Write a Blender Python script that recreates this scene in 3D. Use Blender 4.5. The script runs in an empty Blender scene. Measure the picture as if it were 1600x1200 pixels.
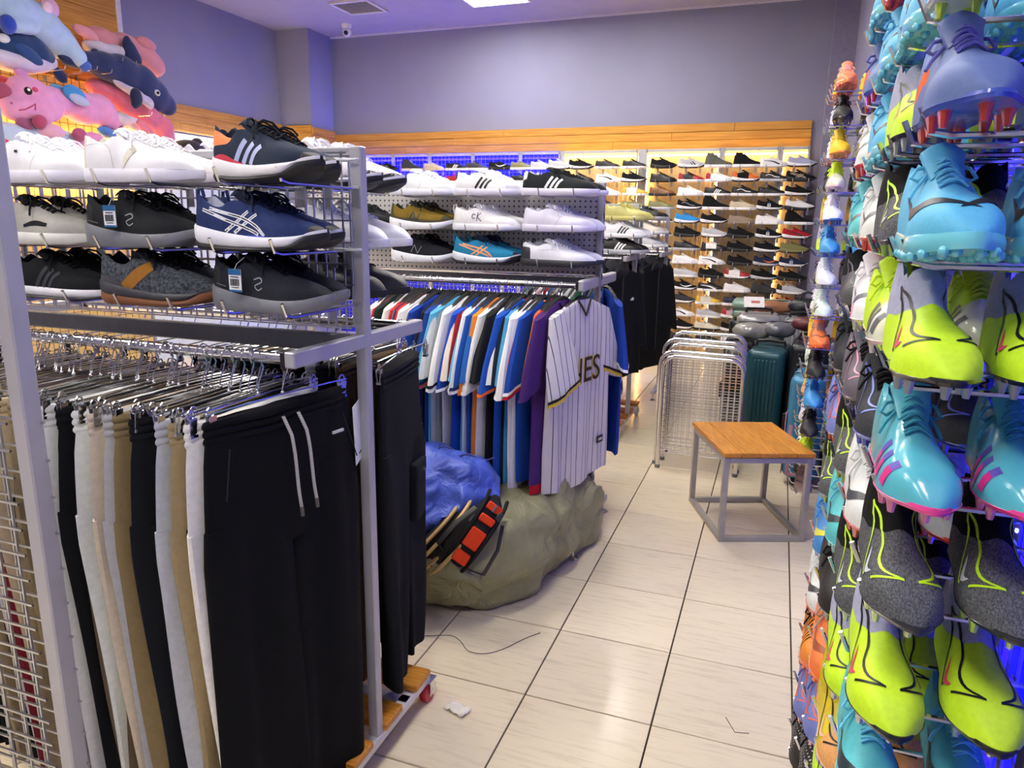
import bpy, bmesh, math, random
from math import sin, cos, pi, sqrt
from mathutils import Vector, Matrix, noise
random.seed(7)
C = bpy.context.scene.collection
sc = bpy.context.scene
# ------------------------------------------------------------------ camera
CH = 1.468                                    # eye height
F = 1127.998                                  # focal length in pixels of the 1600x1200 frame
RM = ((0.939143091, 0.343256958, 0.013598351), (0.087766330, -0.201479483, -0.975552710), (-0.332125467, 0.917377065, -0.219344468))
cam = bpy.data.cameras.new('camera'); co = bpy.data.objects.new('camera', cam); C.objects.link(co)
cam.sensor_width = 36; cam.lens = F / 1600 * 36; cam.clip_start = .02; cam.clip_end = 60
m4 = Matrix.Identity(4)
for r in range(3):
    m4[r][0] = RM[0][r]; m4[r][1] = -RM[1][r]; m4[r][2] = -RM[2][r]
m4[2][3] = CH
co.matrix_world = m4
sc.camera = co
sc.view_settings.view_transform = 'Standard'; sc.view_settings.look = 'None'
sc.view_settings.gamma = 1; sc.view_settings.use_curve_mapping = False
sc.view_settings.exposure = 0.05
# ------------------------------------------------------------------ light settings
CEIL = 3.68
PANEL_W = 37.0        # ceiling panel emission
WARM_W = 34.0         # warm led strips of the shoe wall
BLUE_W = 17.0         # blue led strips
world = bpy.data.worlds.new('world'); sc.world = world; world.use_nodes = True
world.node_tree.nodes['Background'].inputs[0].default_value = (.8, .85, 1, 1)
world.node_tree.nodes['Background'].inputs[1].default_value = .6
def lampobj(name, kind, loc, energy, color, size=1, sizey=None, rot=(0, 0, 0)):
    l = bpy.data.lights.new(name, kind); l.energy = energy; l.color = color
    if kind == 'AREA':
        l.size = size
        if sizey: l.shape = 'RECTANGLE'; l.size_y = sizey
    o = bpy.data.objects.new(name, l); C.objects.link(o); o.location = loc; o.rotation_euler = rot
    return o
def at(px, py, ax, val):
    """the point where the sight line of photo pixel (px, py) meets the plane ax = val"""
    u = ((px - 800) / F, (py - 600) / F, 1.0)
    d = [sum(RM[r][i] * u[r] for r in range(3)) for i in range(3)]
    o = (0, 0, CH); i = 'XYZ'.index(ax); t = (val - o[i]) / d[i]
    return Vector((o[0] + t * d[0], o[1] + t * d[1], o[2] + t * d[2]))
# ------------------------------------------------------------------ materials
def lin(h):
    h = h.lstrip('#'); out = []
    for i in (0, 2, 4):
        c = int(h[i:i+2], 16) / 255
        out.append(c / 12.92 if c <= .04045 else ((c + .055) / 1.055) ** 2.4)
    return (*out, 1)
_M = {}
def mat(hexc, rough=.6, metal=0, var=.12, scale=30, bump=.15, emit=0, kind='noise', coat=0, alpha=1, hex2=None, stretch=None, bscale=None, sheen=0, trans=0):
    key = (hexc, rough, metal, var, scale, bump, emit, kind, coat, alpha, hex2, stretch, bscale, sheen, trans)
    if key in _M: return _M[key]
    m = bpy.data.materials.new('mat_%d' % len(_M)); _M[key] = m; m.use_nodes = True
    nt = m.node_tree; N = nt.nodes; b = N['Principled BSDF']
    c = lin(hexc)
    b.inputs['Roughness'].default_value = rough; b.inputs['Metallic'].default_value = metal
    if rough >= .7: b.inputs['Specular IOR Level'].default_value = .15
    b.inputs['Coat Weight'].default_value = coat
    if sheen: b.inputs['Sheen Weight'].default_value = sheen
    if trans: b.inputs['Transmission Weight'].default_value = trans
    if alpha < 1: b.inputs['Alpha'].default_value = alpha
    tc = N.new('ShaderNodeTexCoord'); mp = N.new('ShaderNodeMapping'); nt.links.new(tc.outputs['Object'], mp.inputs[0])
    if stretch: mp.inputs['Scale'].default_value = stretch
    nz = N.new('ShaderNodeTexNoise'); nz.inputs['Scale'].default_value = scale; nz.inputs['Detail'].default_value = 4
    nt.links.new(mp.outputs[0], nz.inputs['Vector'])
    mix = N.new('ShaderNodeMix'); mix.data_type = 'RGBA'
    c2 = lin(hex2) if hex2 else tuple(min(1, v * (1 + 2 * var) + .0015) for v in c[:3]) + (1,)
    c1 = c if hex2 else tuple(v * (1 - var) for v in c[:3]) + (1,)
    mix.inputs[6].default_value = c1; mix.inputs[7].default_value = c2
    fac = nz.outputs['Fac']
    if kind in ('wood', 'melange'):
        rp = N.new('ShaderNodeMapRange'); rp.inputs[1].default_value = .35; rp.inputs[2].default_value = .65
        nt.links.new(nz.outputs['Fac'], rp.inputs[0]); fac = rp.outputs[0]
    elif kind in ('stripe_x', 'stripe_y', 'stripe_z', 'dots', 'dots3', 'tiger'):
        sp = N.new('ShaderNodeSeparateXYZ'); nt.links.new(tc.outputs['Object'], sp.inputs[0])
        def M2(op, a, bb=None):
            q = N.new('ShaderNodeMath'); q.operation = op
            for i, v in enumerate((a, bb)):
                if v is None: continue
                if isinstance(v, (int, float)): q.inputs[i].default_value = v
                else: nt.links.new(v, q.inputs[i])
            return q.outputs[0]
        if kind.startswith('stripe'):
            ax = 'xyz'.index(kind[-1]); fac = M2('LESS_THAN', M2('FRACT', M2('MULTIPLY', sp.outputs[ax], scale)), .10)
        elif kind == 'tiger':
            w = N.new('ShaderNodeTexWave'); w.inputs['Scale'].default_value = scale; w.inputs['Distortion'].default_value = 4
            nt.links.new(tc.outputs['Object'], w.inputs[0]); fac = M2('GREATER_THAN', w.outputs['Fac'], .6)
        else:
            i, j = (0, 2) if kind == 'dots' else (0, 1)
            u = M2('SUBTRACT', M2('FRACT', M2('MULTIPLY', sp.outputs[i], scale)), .5)
            v = M2('SUBTRACT', M2('FRACT', M2('MULTIPLY', sp.outputs[j], scale)), .5)
            fac = M2('LESS_THAN', M2('ADD', M2('MULTIPLY', u, u), M2('MULTIPLY', v, v)), .035)
        if hex2 is None: mix.inputs[7].default_value = c
    nt.links.new(fac, mix.inputs[0])
    nt.links.new(mix.outputs[2], b.inputs['Base Color'])
    if bump:
        bn = N.new('ShaderNodeTexNoise'); bn.inputs['Scale'].default_value = bscale or scale * 3; bn.inputs['Detail'].default_value = 3
        nt.links.new(mp.outputs[0], bn.inputs['Vector'])
        bp = N.new('ShaderNodeBump'); bp.inputs['Strength'].default_value = bump; bp.inputs['Distance'].default_value = .03 if kind == 'crinkle' else .004; bn.inputs['Detail'].default_value = 9 if kind == 'crinkle' else 3; bn.inputs['Distortion'].default_value = 1.2 if kind == 'crinkle' else 0
        nt.links.new(bn.outputs['Fac'], bp.inputs['Height']); nt.links.new(bp.outputs[0], b.inputs['Normal'])
    if emit:
        b.inputs['Emission Color'].default_value = c; b.inputs['Emission Strength'].default_value = emit
    return m
STEEL = mat('a9abad', .38, .85, .2, 12, .1)
PAINT = mat('b3b4b8', .42, .3, .12, 14, .12)
CHROME = mat('d8d8da', .16, 1, .05, 20, 0)
WIRE = mat('b9b9be', .28, .9, .1, 20, 0)
BLACKP = mat('131315', .45, 0, .2, 40, .1)
WOOD = mat('b4731f', .42, 0, .1, 3, .1, kind='wood', hex2='d18f34', stretch=(3, 30, 30))
WOODY = mat('b4731f', .42, 0, .1, 3, .1, kind='wood', hex2='d18f34', stretch=(30, 3, 30))
SHELFW = mat('9c5f22', .45, 0, .1, 3, .1, kind='wood', hex2='b9762e', stretch=(3, 30, 30))
# ------------------------------------------------------------------ mesh building
class MB:
    def __init__(s): s.v = []; s.f = []; s.mi = []
    def add(s, verts, faces, mi=0):
        n = len(s.v); s.v += [tuple(v) for v in verts]; s.f += [tuple(i + n for i in f) for f in faces]; s.mi += [mi] * len(faces)
        return s
    def box(s, c, d, rot=None, bev=0, mi=0):
        hx, hy, hz = d[0]/2, d[1]/2, d[2]/2
        if bev:
            b = min(bev, hx*.9, hy*.9, hz*.9); P = []
            for z, k in ((-hz, b), (-hz + b, 0), (hz - b, 0), (hz, b)):
                P += [(-hx+k, -hy+b, z), (-hx+b, -hy+k, z), (hx-b, -hy+k, z), (hx-k, -hy+b, z), (hx-k, hy-b, z), (hx-b, hy-k, z), (-hx+b, hy-k, z), (-hx+k, hy-b, z)]
            f = [tuple(range(7, -1, -1)), tuple(range(24, 32))]
            for j in range(3):
                for i in range(8): f.append((j*8+i, j*8+(i+1) % 8, j*8+8+(i+1) % 8, j*8+8+i))
        else:
            P = [(x, y, z) for z in (-hz, hz) for x, y in ((-hx, -hy), (hx, -hy), (hx, hy), (-hx, hy))]
            f = [(3, 2, 1, 0), (4, 5, 6, 7), (0, 1, 5, 4), (1, 2, 6, 5), (2, 3, 7, 6), (3, 0, 4, 7)]
        if rot: P = [rot @ Vector(p) for p in P]
        return s.add([(p[0]+c[0], p[1]+c[1], p[2]+c[2]) for p in P], f, mi)
    def tube(s, pts, r, n=6, mi=0, caps=True, flat=None):
        pts = [Vector(p) for p in pts]; rr = r if isinstance(r, (list, tuple)) else [r]*len(pts)
        V = []; up = None
        for i, p in enumerate(pts):
            t = (pts[min(i+1, len(pts)-1)] - pts[max(i-1, 0)])
            if t.length < 1e-9: t = Vector((0, 0, 1))
            t.normalize()
            if up is None: up = Vector((0, 0, 1)) if abs(t.z) < .9 else Vector((1, 0, 0))
            a = t.cross(up)
            if a.length < 1e-6: a = t.orthogonal()
            a.normalize(); b = a.cross(t); up = b
            fl = flat or 1
            for k in range(n):
                an = 2*pi*(k+.5)/n; V.append(p + a*rr[i]*cos(an)*1 + b*rr[i]*fl*sin(an))
        f = []
        for i in range(len(pts)-1):
            for k in range(n): f.append((i*n+k, i*n+(k+1) % n, (i+1)*n+(k+1) % n, (i+1)*n+k))
        if caps: f += [tuple(range(n-1, -1, -1)), tuple(range((len(pts)-1)*n, len(pts)*n))]
        return s.add(V, f, mi)
    def loft(s, rings, closed=True, cap=True, mi=0):
        n = len(rings[0]); V = [v for r in rings for v in r]; f = []
        for i in range(len(rings)-1):
            for k in range(n if closed else n-1): f.append((i*n+k, i*n+(k+1) % n, (i+1)*n+(k+1) % n, (i+1)*n+k))
        if cap and closed: f += [tuple(range(n-1, -1, -1)), tuple(range((len(rings)-1)*n, len(rings)*n))]
        return s.add(V, f, mi)
    def ball(s, c, r, nu=16, nv=10, rot=None, mi=0):
        r = (r, r, r) if isinstance(r, (int, float)) else r
        P = [Vector((0, 0, r[2]))]
        for j in range(1, nv):
            a = pi*j/nv
            for i in range(nu): b = 2*pi*i/nu; P.append(Vector((r[0]*sin(a)*cos(b), r[1]*sin(a)*sin(b), r[2]*cos(a))))
        P.append(Vector((0, 0, -r[2]))); f = []
        for i in range(nu):
            f.append((0, 1+i, 1+(i+1) % nu)); L = 1+(nv-2)*nu; f.append((len(P)-1, L+(i+1) % nu, L+i))
            for j in range(nv-2): a = 1+j*nu; f.append((a+i, a+nu+i, a+nu+(i+1) % nu, a+(i+1) % nu))
        if rot: P = [rot @ p for p in P]
        return s.add([p+Vector(c) for p in P], f, mi)
    def lathe(s, prof, c=(0, 0, 0), n=16, axis='Z', mi=0):
        R = []
        for r, h in prof:
            ring = []
            for k in range(n):
                a = 2*pi*k/n; x, y = r*cos(a), r*sin(a)
                q = {'Z': (x, y, h), 'X': (h, x, y), 'Y': (y, h, x)}[axis]; ring.append((q[0]+c[0], q[1]+c[1], q[2]+c[2]))
            R.append(ring)
        return s.loft(R, mi=mi)
    def mesh(s, name, mats, smooth=True, angle=40):
        me = bpy.data.meshes.new(name); me.from_pydata(s.v, [], s.f)
        for m in (mats if isinstance(mats, (list, tuple)) else [mats]): me.materials.append(m)
        if any(s.mi): me.polygons.foreach_set('material_index', s.mi)
        if smooth:
            me.polygons.foreach_set('use_smooth', [True]*len(s.f))
            if angle: me.set_sharp_from_angle(angle=math.radians(angle))
        me.update(); return me
def link(name, me, parent=None, loc=None, rot=None, scl=None):
    o = bpy.data.objects.new(name, me); C.objects.link(o)
    if parent: o.parent = parent
    if loc: o.location = loc
    if rot: o.rotation_euler = rot
    if scl: o.scale = scl if isinstance(scl, (tuple, list, Vector)) else (scl,)*3
    return o
def part(name, mb, m, parent, smooth=True, angle=40, stuff=False):
    o = link(name, mb.mesh(name, m, smooth, angle), parent)
    if stuff: o['kind'] = 'stuff'
    return o
_LAB = {}
def tag(o, label, cat, group=None):
    o['label'] = label; o['category'] = cat
    if group: o['group'] = group
    _LAB[label] = _LAB.get(label, 0) + 1
    return o
def thing(name, loc, label, cat, group=None, rot=None, scl=None):
    return tag(link(name, None, None, loc, rot, scl), label, cat, group)
def struct(name, mb, m, smooth=False, parent=None):
    o = link(name, mb.mesh(name, m, smooth), parent)
    if not parent: o['kind'] = 'structure'
    return o
def nmat(v): return v
ORD = 'first second third fourth fifth sixth seventh eighth ninth tenth eleventh twelfth thirteenth fourteenth fifteenth sixteenth seventeenth eighteenth nineteenth twentieth'.split()
def ordn(i):
    if i < 20: return ORD[i]
    t = ['', '', 'twenty', 'thirty', 'forty', 'fifty'][(i+1)//10]; u = (i+1) % 10
    return t[:-1]+'ieth' if u == 0 else t+'-'+ORD[u-1]
def lerp(a, b, t): return a+(b-a)*t
def ss(a, b, t):
    t = max(0, min(1, (t-a)/(b-a))); return t*t*(3-2*t)
def cr(pts, t):
    if t <= pts[0][0]: return pts[0][1]
    for i in range(len(pts)-1):
        if t <= pts[i+1][0]:
            p0 = pts[max(i-1, 0)]; p1 = pts[i]; p2 = pts[i+1]; p3 = pts[min(i+2, len(pts)-1)]
            u = (t-p1[0])/(p2[0]-p1[0]); d = p2[0]-p1[0]
            m1 = (p2[1]-p0[1])/max(p2[0]-p0[0], 1e-6)*d; m2 = (p3[1]-p1[1])/max(p3[0]-p1[0], 1e-6)*d
            u2 = u*u; u3 = u2*u
            return (2*u3-3*u2+1)*p1[1]+(u3-2*u2+u)*m1+(-2*u3+3*u2)*p2[1]+(u3-u2)*m2
    return pts[-1][1]
# ================================================================== SETTING
WALLM = mat('8b8da6', .75, 0, .05, 2.5, .08, bscale=60)
CEILM = mat('a3a3ae', .8, 0, .06, 5, .1, bscale=40)
LX, RX, BY, NY = -5.95, .52, 8.36, -1.6
def slab(name, lo, hi, m):
    b = MB(); b.box([(a+c)/2 for a, c in zip(lo, hi)], [c-a for a, c in zip(lo, hi)]); return struct(name, b, m)
floor = slab('floor', (LX-.2, NY-.2, -.06), (RX+.2, BY+.2, -.012), mat('3b352d', .8))
TILE = bpy.data.materials.new('tile_stone'); TILE.use_nodes = True
_n = TILE.node_tree; _b = _n.nodes['Principled BSDF']
_tc = _n.nodes.new('ShaderNodeTexCoord'); _mp = _n.nodes.new('ShaderNodeMapping'); _mp.inputs['Scale'].default_value = (2.5, 26, 1)
_g = _n.nodes.new('ShaderNodeNewGeometry'); _n.links.new(_g.outputs['Position'], _mp.inputs[0])
_nz = _n.nodes.new('ShaderNodeTexNoise'); _nz.inputs['Scale'].default_value = 2.2; _nz.inputs['Detail'].default_value = 7; _nz.inputs['Roughness'].default_value = .7
_n.links.new(_mp.outputs[0], _nz.inputs['Vector'])
_cr = _n.nodes.new('ShaderNodeValToRGB'); _cr.color_ramp.elements[0].position = .28; _cr.color_ramp.elements[0].color = lin('cbbea3')
_cr.color_ramp.elements[1].position = .5; _cr.color_ramp.elements[1].color = lin('e2d6ba'); _n.links.new(_nz.outputs['Fac'], _cr.inputs[0])
_oi = _n.nodes.new('ShaderNodeObjectInfo'); _hs = _n.nodes.new('ShaderNodeHueSaturation')
_mr = _n.nodes.new('ShaderNodeMapRange'); _mr.inputs[3].default_value = .96; _mr.inputs[4].default_value = 1.04
_n.links.new(_oi.outputs['Random'], _mr.inputs[0]); _n.links.new(_mr.outputs[0], _hs.inputs['Value']); _n.links.new(_cr.outputs[0], _hs.inputs['Color'])
_n.links.new(_hs.outputs[0], _b.inputs['Base Color']); _b.inputs['Roughness'].default_value = .22
_r2 = _n.nodes.new('ShaderNodeMapRange'); _r2.inputs[3].default_value = .24; _r2.inputs[4].default_value = .12; _n.links.new(_nz.outputs['Fac'], _r2.inputs[0]); _n.links.new(_r2.outputs[0], _b.inputs['Roughness'])
T = .4; X0, Y0 = -.638, 1.925; tm = MB().box((0, 0, -.006), (T-.005, T-.005, .012), bev=.0015).mesh('tile', TILE, False)
rest = MB()
for i in range(-14, 4):
    for j in range(-10, 17):
        x = X0+(i+.5)*T; y = Y0+(j+.5)*T
        if x-T/2 > RX or x+T/2 < LX or y+T/2 < NY or y-T/2 > BY: continue
        if -5 <= i <= 2 and -3 <= j <= 13: link('tile', tm, floor, (x, y, 0))
        else: rest.box((x, y, -.006), (T-.005, T-.005, .012))
part('far_tiles', rest, TILE, floor, False, stuff=True)
ceil = slab('ceiling', (LX-.2, NY-.2, CEIL), (RX+.2, BY+.2, CEIL+.1), CEILM)
slab('wall_back', (LX-.2, BY, -.05), (RX+.2, BY+.15, CEIL), WALLM)
slab('wall_left', (LX-.15, NY, -.05), (LX, BY, CEIL), WALLM)
slab('wall_right', (RX, NY, -.05), (RX+.15, BY, CEIL), WALLM)
slab('wall_front', (LX-.2, NY-.15, -.05), (RX+.2, NY, CEIL), WALLM)
slab('trim_1', (LX, 7.88, 0), (-5.5, BY, CEIL), WALLM)            # pilaster in the far left corner
slab('trim_2', (LX, BY-.02, CEIL-.02), (RX, BY, CEIL), mat('c8c8d0', .6))
slab('trim_3', (.30, 8.15, 0), (RX, BY, CEIL), mat('84829c', .75))    # pier in the right corner
# wooden bands: three planks each, one object per plank
def plank_mat(ax): return mat('b37a26', .5, 0, .1, 2.2, .12, kind='wood', hex2='d39a3e', stretch=((1.2, 30, 26) if ax == 'X' else (30, 1.2, 26)))
def band(name, x0, x1, y0, y1, z0, z1, n, ax, lens):
    root = link(name, None, None, ((x0+x1)/2, (y0+y1)/2, z0)); root['kind'] = 'structure'
    h = (z1-z0)/n
    for k in range(n):
        a, e = (x0, x1) if ax == 'X' else (y0, y1)
        cuts = [a]; p = a+lens*(.4+.25*k)
        while p < e-.2: cuts.append(p); p += lens
        cuts.append(e)
        for c0, c1 in zip(cuts, cuts[1:]):
            b = MB(); zc = z0+h*(k+.5); off = .002*((k*7+len(cuts)) % 3)
            if ax == 'X': b.box(((c0+c1)/2-root.location.x, off*0-off, zc-z0), (c1-c0-.002, y1-y0, h-.003), bev=.003)
            else: b.box((off, (c0+c1)/2-root.location.y, zc-z0), (x1-x0, c1-c0-.002, h-.003), bev=.003)
            part('plank', b, plank_mat(ax), root, False)
band('trim_4', -5.5, .2, BY-.03, BY, 2.265, 2.52, 3, 'X', 2.6)
band('trim_5', LX, LX+.03, 5.6, 7.87, 2.33, 2.60, 3, 'Y', 1.5)
band('trim_6', LX, LX+.03, 1.5, 5.52, 2.62, CEIL, 5, 'Y', 2.4)
band('trim_7', LX+.02, -5.49, 7.85, 7.88, 2.32, 2.585, 3, 'X', 2)
band('trim_8', -5.5, -5.47, 7.86, BY-.02, 2.30, 2.56, 3, 'Y', 2)
slab('trim_9', (LX, 5.52, 2.60), (LX+.045, 5.57, CEIL), mat('d9d9dc', .5))
# backing of the two shoe walls
WARMB = mat('dcc493', .7, 0, .06, 3, .08)
slab('trim_10', (-2.42, BY-.045, 0), (.2, BY-.03, 2.265), WARMB)
slab('trim_11', (-5.47, BY-.045, 0), (-2.42, BY-.03, 2.265), mat('3438dc', .7))  # blue led glow painted into the backing colour
slab('trim_14', (LX, 5.65, 0), (LX+.02, 7.86, 2.31), mat('cfdcdc', .6))
slab('trim_12', (LX, 2.0, 0), (LX+.02, 5.6, 2.62), mat('d2b878', .7))
slab('trim_13', (RX-.02, .1, 0), (RX, 4.6, 2.6), mat('5a5ed0', .7))  # boot wall backing, its blue paint stands in for the led light
# ceiling lights, vent, camera
LITE = mat('fff9ee', .5, 0, 0, 1, 0, emit=PANEL_W)
spots = [(-2.93, 7.30), (-1.55, 6.9), (-3.2, 5.2), (-.9, 4.6), (-2.2, 2.9), (-.5, 2.4), (-2.6, 1.0), (-4.2, .8), (-2.2, -.9), (-.3, -.4)]
for i, (x, y) in enumerate(spots):
    t = thing('ceiling_light', (x, y, CEIL), 'square white ceiling light panel, %s counted from the back wall' % ordn(i), 'ceiling light', 'ceiling light panels')
    f = MB()
    for sx, sy, dx, dy in ((0, .31, .64, .02), (0, -.31, .64, .02), (.31, 0, .02, .6), (-.31, 0, .02, .6)): f.box((sx, sy, -.012), (dx, dy, .024))
    part('frame', f, mat('e4e4e6', .5), t, False)
    part('diffuser', MB().box((0, 0, -.008), (.6, .6, .012)), LITE, t, False)
t = thing('ceiling_vent', (-4.43, 7.29, CEIL), 'square white ceiling air vent with slanted blades', 'vent')
f = MB()
for sx, sy, dx, dy in ((0, .21, .46, .03), (0, -.21, .46, .03), (.215, 0, .03, .42), (-.215, 0, .03, .42)): f.box((sx, sy, -.01), (dx, dy, .02))
part('frame', f, mat('c9c9ce', .5), t, False)
for k in range(9): part('blade', MB().box((0, -.17+k*.0425, -.012), (.40, .03, .004), rot=Matrix.Rotation(.6, 3, 'X')), mat('bcbcc4', .5), t, False)
part('backing', MB().box((0, 0, -.002), (.42, .40, .003)), mat('38383e', .7), t, False)
t = thing('security_camera', (-4.96, 7.88, CEIL), 'white dome security camera under the ceiling near the corner', 'security camera')
part('mount', MB().lathe([(.0, 0), (.055, 0), (.055, -.03), (.045, -.045), (0, -.045)], n=20), mat('dcdce2', .35), t)
part('body', MB().ball((0, 0, -.085), .052, 18, 12), mat('dcdce2', .35), t)
part('lens', MB().ball((.012, -.038, -.1), .026, 14, 10), mat('0c0c10', .15), t)
# ================================================================== LED strips
def led(x0, x1, label, m):
    x0 = Vector(x0); x1 = Vector(x1); c = (x0+x1)/2; d = x1-x0
    t = thing('led_strip', c, label, 'led strip', 'light strips'); n = max(abs(d.x), abs(d.y), abs(d.z)); ax = max(range(3), key=lambda i: abs(d[i]))
    s = [.012, .012, .012]; s[ax] = n
    part('light_bar', MB().box((0, 0, 0), s), m, t, False)
    if m is BLUE:                                                   # channel added to keep blue spill out of the room; small dots look out
        part('channel', MB().box((-.011, 0, 0), (.006, .034, n)), mat('8a8c98', .4, .4), t, False); b = MB(); q = -n/2+.02
        while q < n/2: b.box((-.0155, 0, q), (.003, .006, .006)); q += .05
        part('led_dots', b, DOT, t, False, stuff=True)
    return t
DOT = mat('6a78ff', .5, 0, 0, 1, 0, emit=25); WARM = mat('ffcc70', .5, 0, 0, 1, 0, emit=WARM_W); WARM3 = mat('ffc468', .5, 0, 0, 1, 0, emit=WARM_W*3.5); BLUE = mat('0a04ff', .5, 0, 0, 1, 0, emit=BLUE_W); BLUE2 = mat('0804ff', .5, 0, 0, 1, 0, emit=BLUE_W*5)
warm_x = [(-2.35, -1.56), (-1.45, -.69), (-.63, -.12), (-.05, .18)]
for i, (a, b) in enumerate(warm_x):
    led((a, BY-.075, 2.195), (b, BY-.075, 2.195), 'warm horizontal light strip on top of back shoe wall, %s bay from left' % ordn(i), WARM)
for x, n in ((-2.37, 'left edge'), (-1.555, 'left of the grey post'), (-1.455, 'right of the grey post'), (-.70, 'left of the thin post'), (-.05, 'beside the far right post')):
    led((x, BY-.062, .1), (x, BY-.062, 2.19), 'warm vertical light strip on back shoe wall, '+n, WARM if x < -1 else mat('ffcc90', .5, 0, 0, 1, 0, emit=WARM_W*.35))
blue_x = [(-5.4, -4.62), (-4.55, -4.12), (-4.05, -3.55), (-3.48, -2.95), (-2.88, -2.48)]
for i, (a, b) in enumerate(blue_x):
    led((a, BY-.075, 2.195), (b, BY-.075, 2.195), 'blue horizontal light strip on top of back shoe wall, %s bay from left' % ordn(i), BLUE2)
    led((a+.02, BY-.075, 1.2), (b-.02, BY-.075, 1.2), 'added blue light strip low on the back shoe wall, %s bay from left' % ordn(i), BLUE2)  # lower row added to spread the blue glow
    led((a+.03, BY-.06, 1.62), (a+.03, BY-.06, 2.17), 'blue vertical light strip on the back shoe wall, %s bay from left' % ordn(i), BLUE2); led((a+.04, BY-.07, 1.985), (b-.04, BY-.07, 1.985), 'added blue light strip behind the second shoe row, %s bay from left' % ordn(i), BLUE2)  # second-row strips added to even out the blue glow
for i, y in enumerate((.62, 1.02, 1.5, 2.05, 2.5, 2.9, 3.7)):
    led((RX-.045, y, .35), (RX-.045, y, 2.3), 'blue vertical light strip behind the football boots, %s along the wall' % ordn(i), BLUE)
led((LX+.06, 3.6, 1.4), (LX+.06, 3.6, 2.55), 'warm vertical light strip left behind the plush toys', WARM3)
led((LX+.06, 5.40, 1.4), (LX+.06, 5.40, 2.55), 'warm vertical light strip right behind the plush toys', WARM3)
led((LX+.06, 3.6, 1.75), (LX+.06, 5.5, 1.75), 'warm light strip low behind the plush toys', WARM3)
led((LX+.06, 3.6, 2.08), (LX+.06, 5.5, 2.08), 'added warm light strip hidden behind the lowest plush toys', WARM3)  # extra strip added out of sight to brighten the toy wall
led((LX+.06, 5.65, 2.27), (LX+.06, 7.8, 2.27), 'white light strip under the wooden band on the left wall', mat('f4fbff', .5, 0, 0, 1, 0, emit=22))
# ================================================================== wire grids
def grid_mb(nx0, nx1, z0, z1, sx, sz, r=.0028, plane='XZ', y=0, n=4):
    b = MB(); k = nx0
    def pt(a, z, o): return (a, y+o, z) if plane == 'XZ' else (y+o, a, z)
    while k <= nx1+1e-6: b.tube([pt(k, z0, 0), pt(k, z1, 0)], r, n, caps=False); k += sx
    z = z0
    while z <= z1+1e-6: b.tube([pt(nx0, z, -.004), pt(nx1, z, -.004)], r, n, caps=False); z += sz
    return b
WIREW = mat('c7c4bd', .35, .6, .05, 20, 0)
for i, (a, b) in enumerate([(-5.45, -4.6), (-4.58, -4.1), (-4.08, -3.53), (-3.51, -2.93), (-2.91, -2.45), (-2.40, -1.56), (-1.46, -.68), (-.64, -.10), (-.06, .19)]):
    t = thing('grid_panel', (0, BY-.11, 0), 'tall wire grid panel on the back shoe wall, %s from the left' % ordn(i), 'wire grid', 'back wall grids')
    part('wires', grid_mb(a, b, .08, 2.22, .05, .05, .0022, n=3), WIREW, t, False, stuff=True)
    f = MB(); f.box((a, 0, 1.13), (.02, .02, 2.26)).box((b, 0, 1.13), (.02, .02, 2.26)).box(((a+b)/2, 0, 2.24), (b-a, .02, .03))
    part('frame', f, PAINT, t, False)
for i, (x, w) in enumerate(((-2.425, .03), (-1.505, .085), (-.66, .03), (-.075, .03))):
    t = thing('wall_upright', (x, BY-.08, 0), 'grey slotted steel upright on the back shoe wall, %s from left' % ordn(i), 'upright', 'back wall uprights')
    part('channel', MB().box((0, 0, 1.13), (w, .05, 2.26), bev=.003), PAINT, t, False)
t = thing('grid_panel', (LX+.16, 0, 0), 'wire grid panel behind the plush toys on the left wall', 'wire grid')
part('wires', grid_mb(2.2, 5.5, .1, 2.62, .0762, .0762, .003, 'YZ', n=3), mat('55514a', .5, .5), t, False, stuff=True)
for i, (a, b) in enumerate(((.15, 2.15), (2.2, 4.5))):
    t = thing('grid_panel', (RX-.10, 0, 0), 'steel wire grid on right wall behind the %s football boots' % ('near' if i == 0 else 'far'), 'wire grid', 'boot wall grids')
    part('wires', grid_mb(a, b, .05, 2.35, .05, .10, .003, 'YZ', n=4), WIRE, t, False, stuff=True)
    fy = a
    while fy <= b:
        part('slotted_bar', MB().box((-.006, fy, 1.2), (.012, .032, 2.3), bev=.002), mat('50525e', .4, .8), t, False); fy += .5
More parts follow.
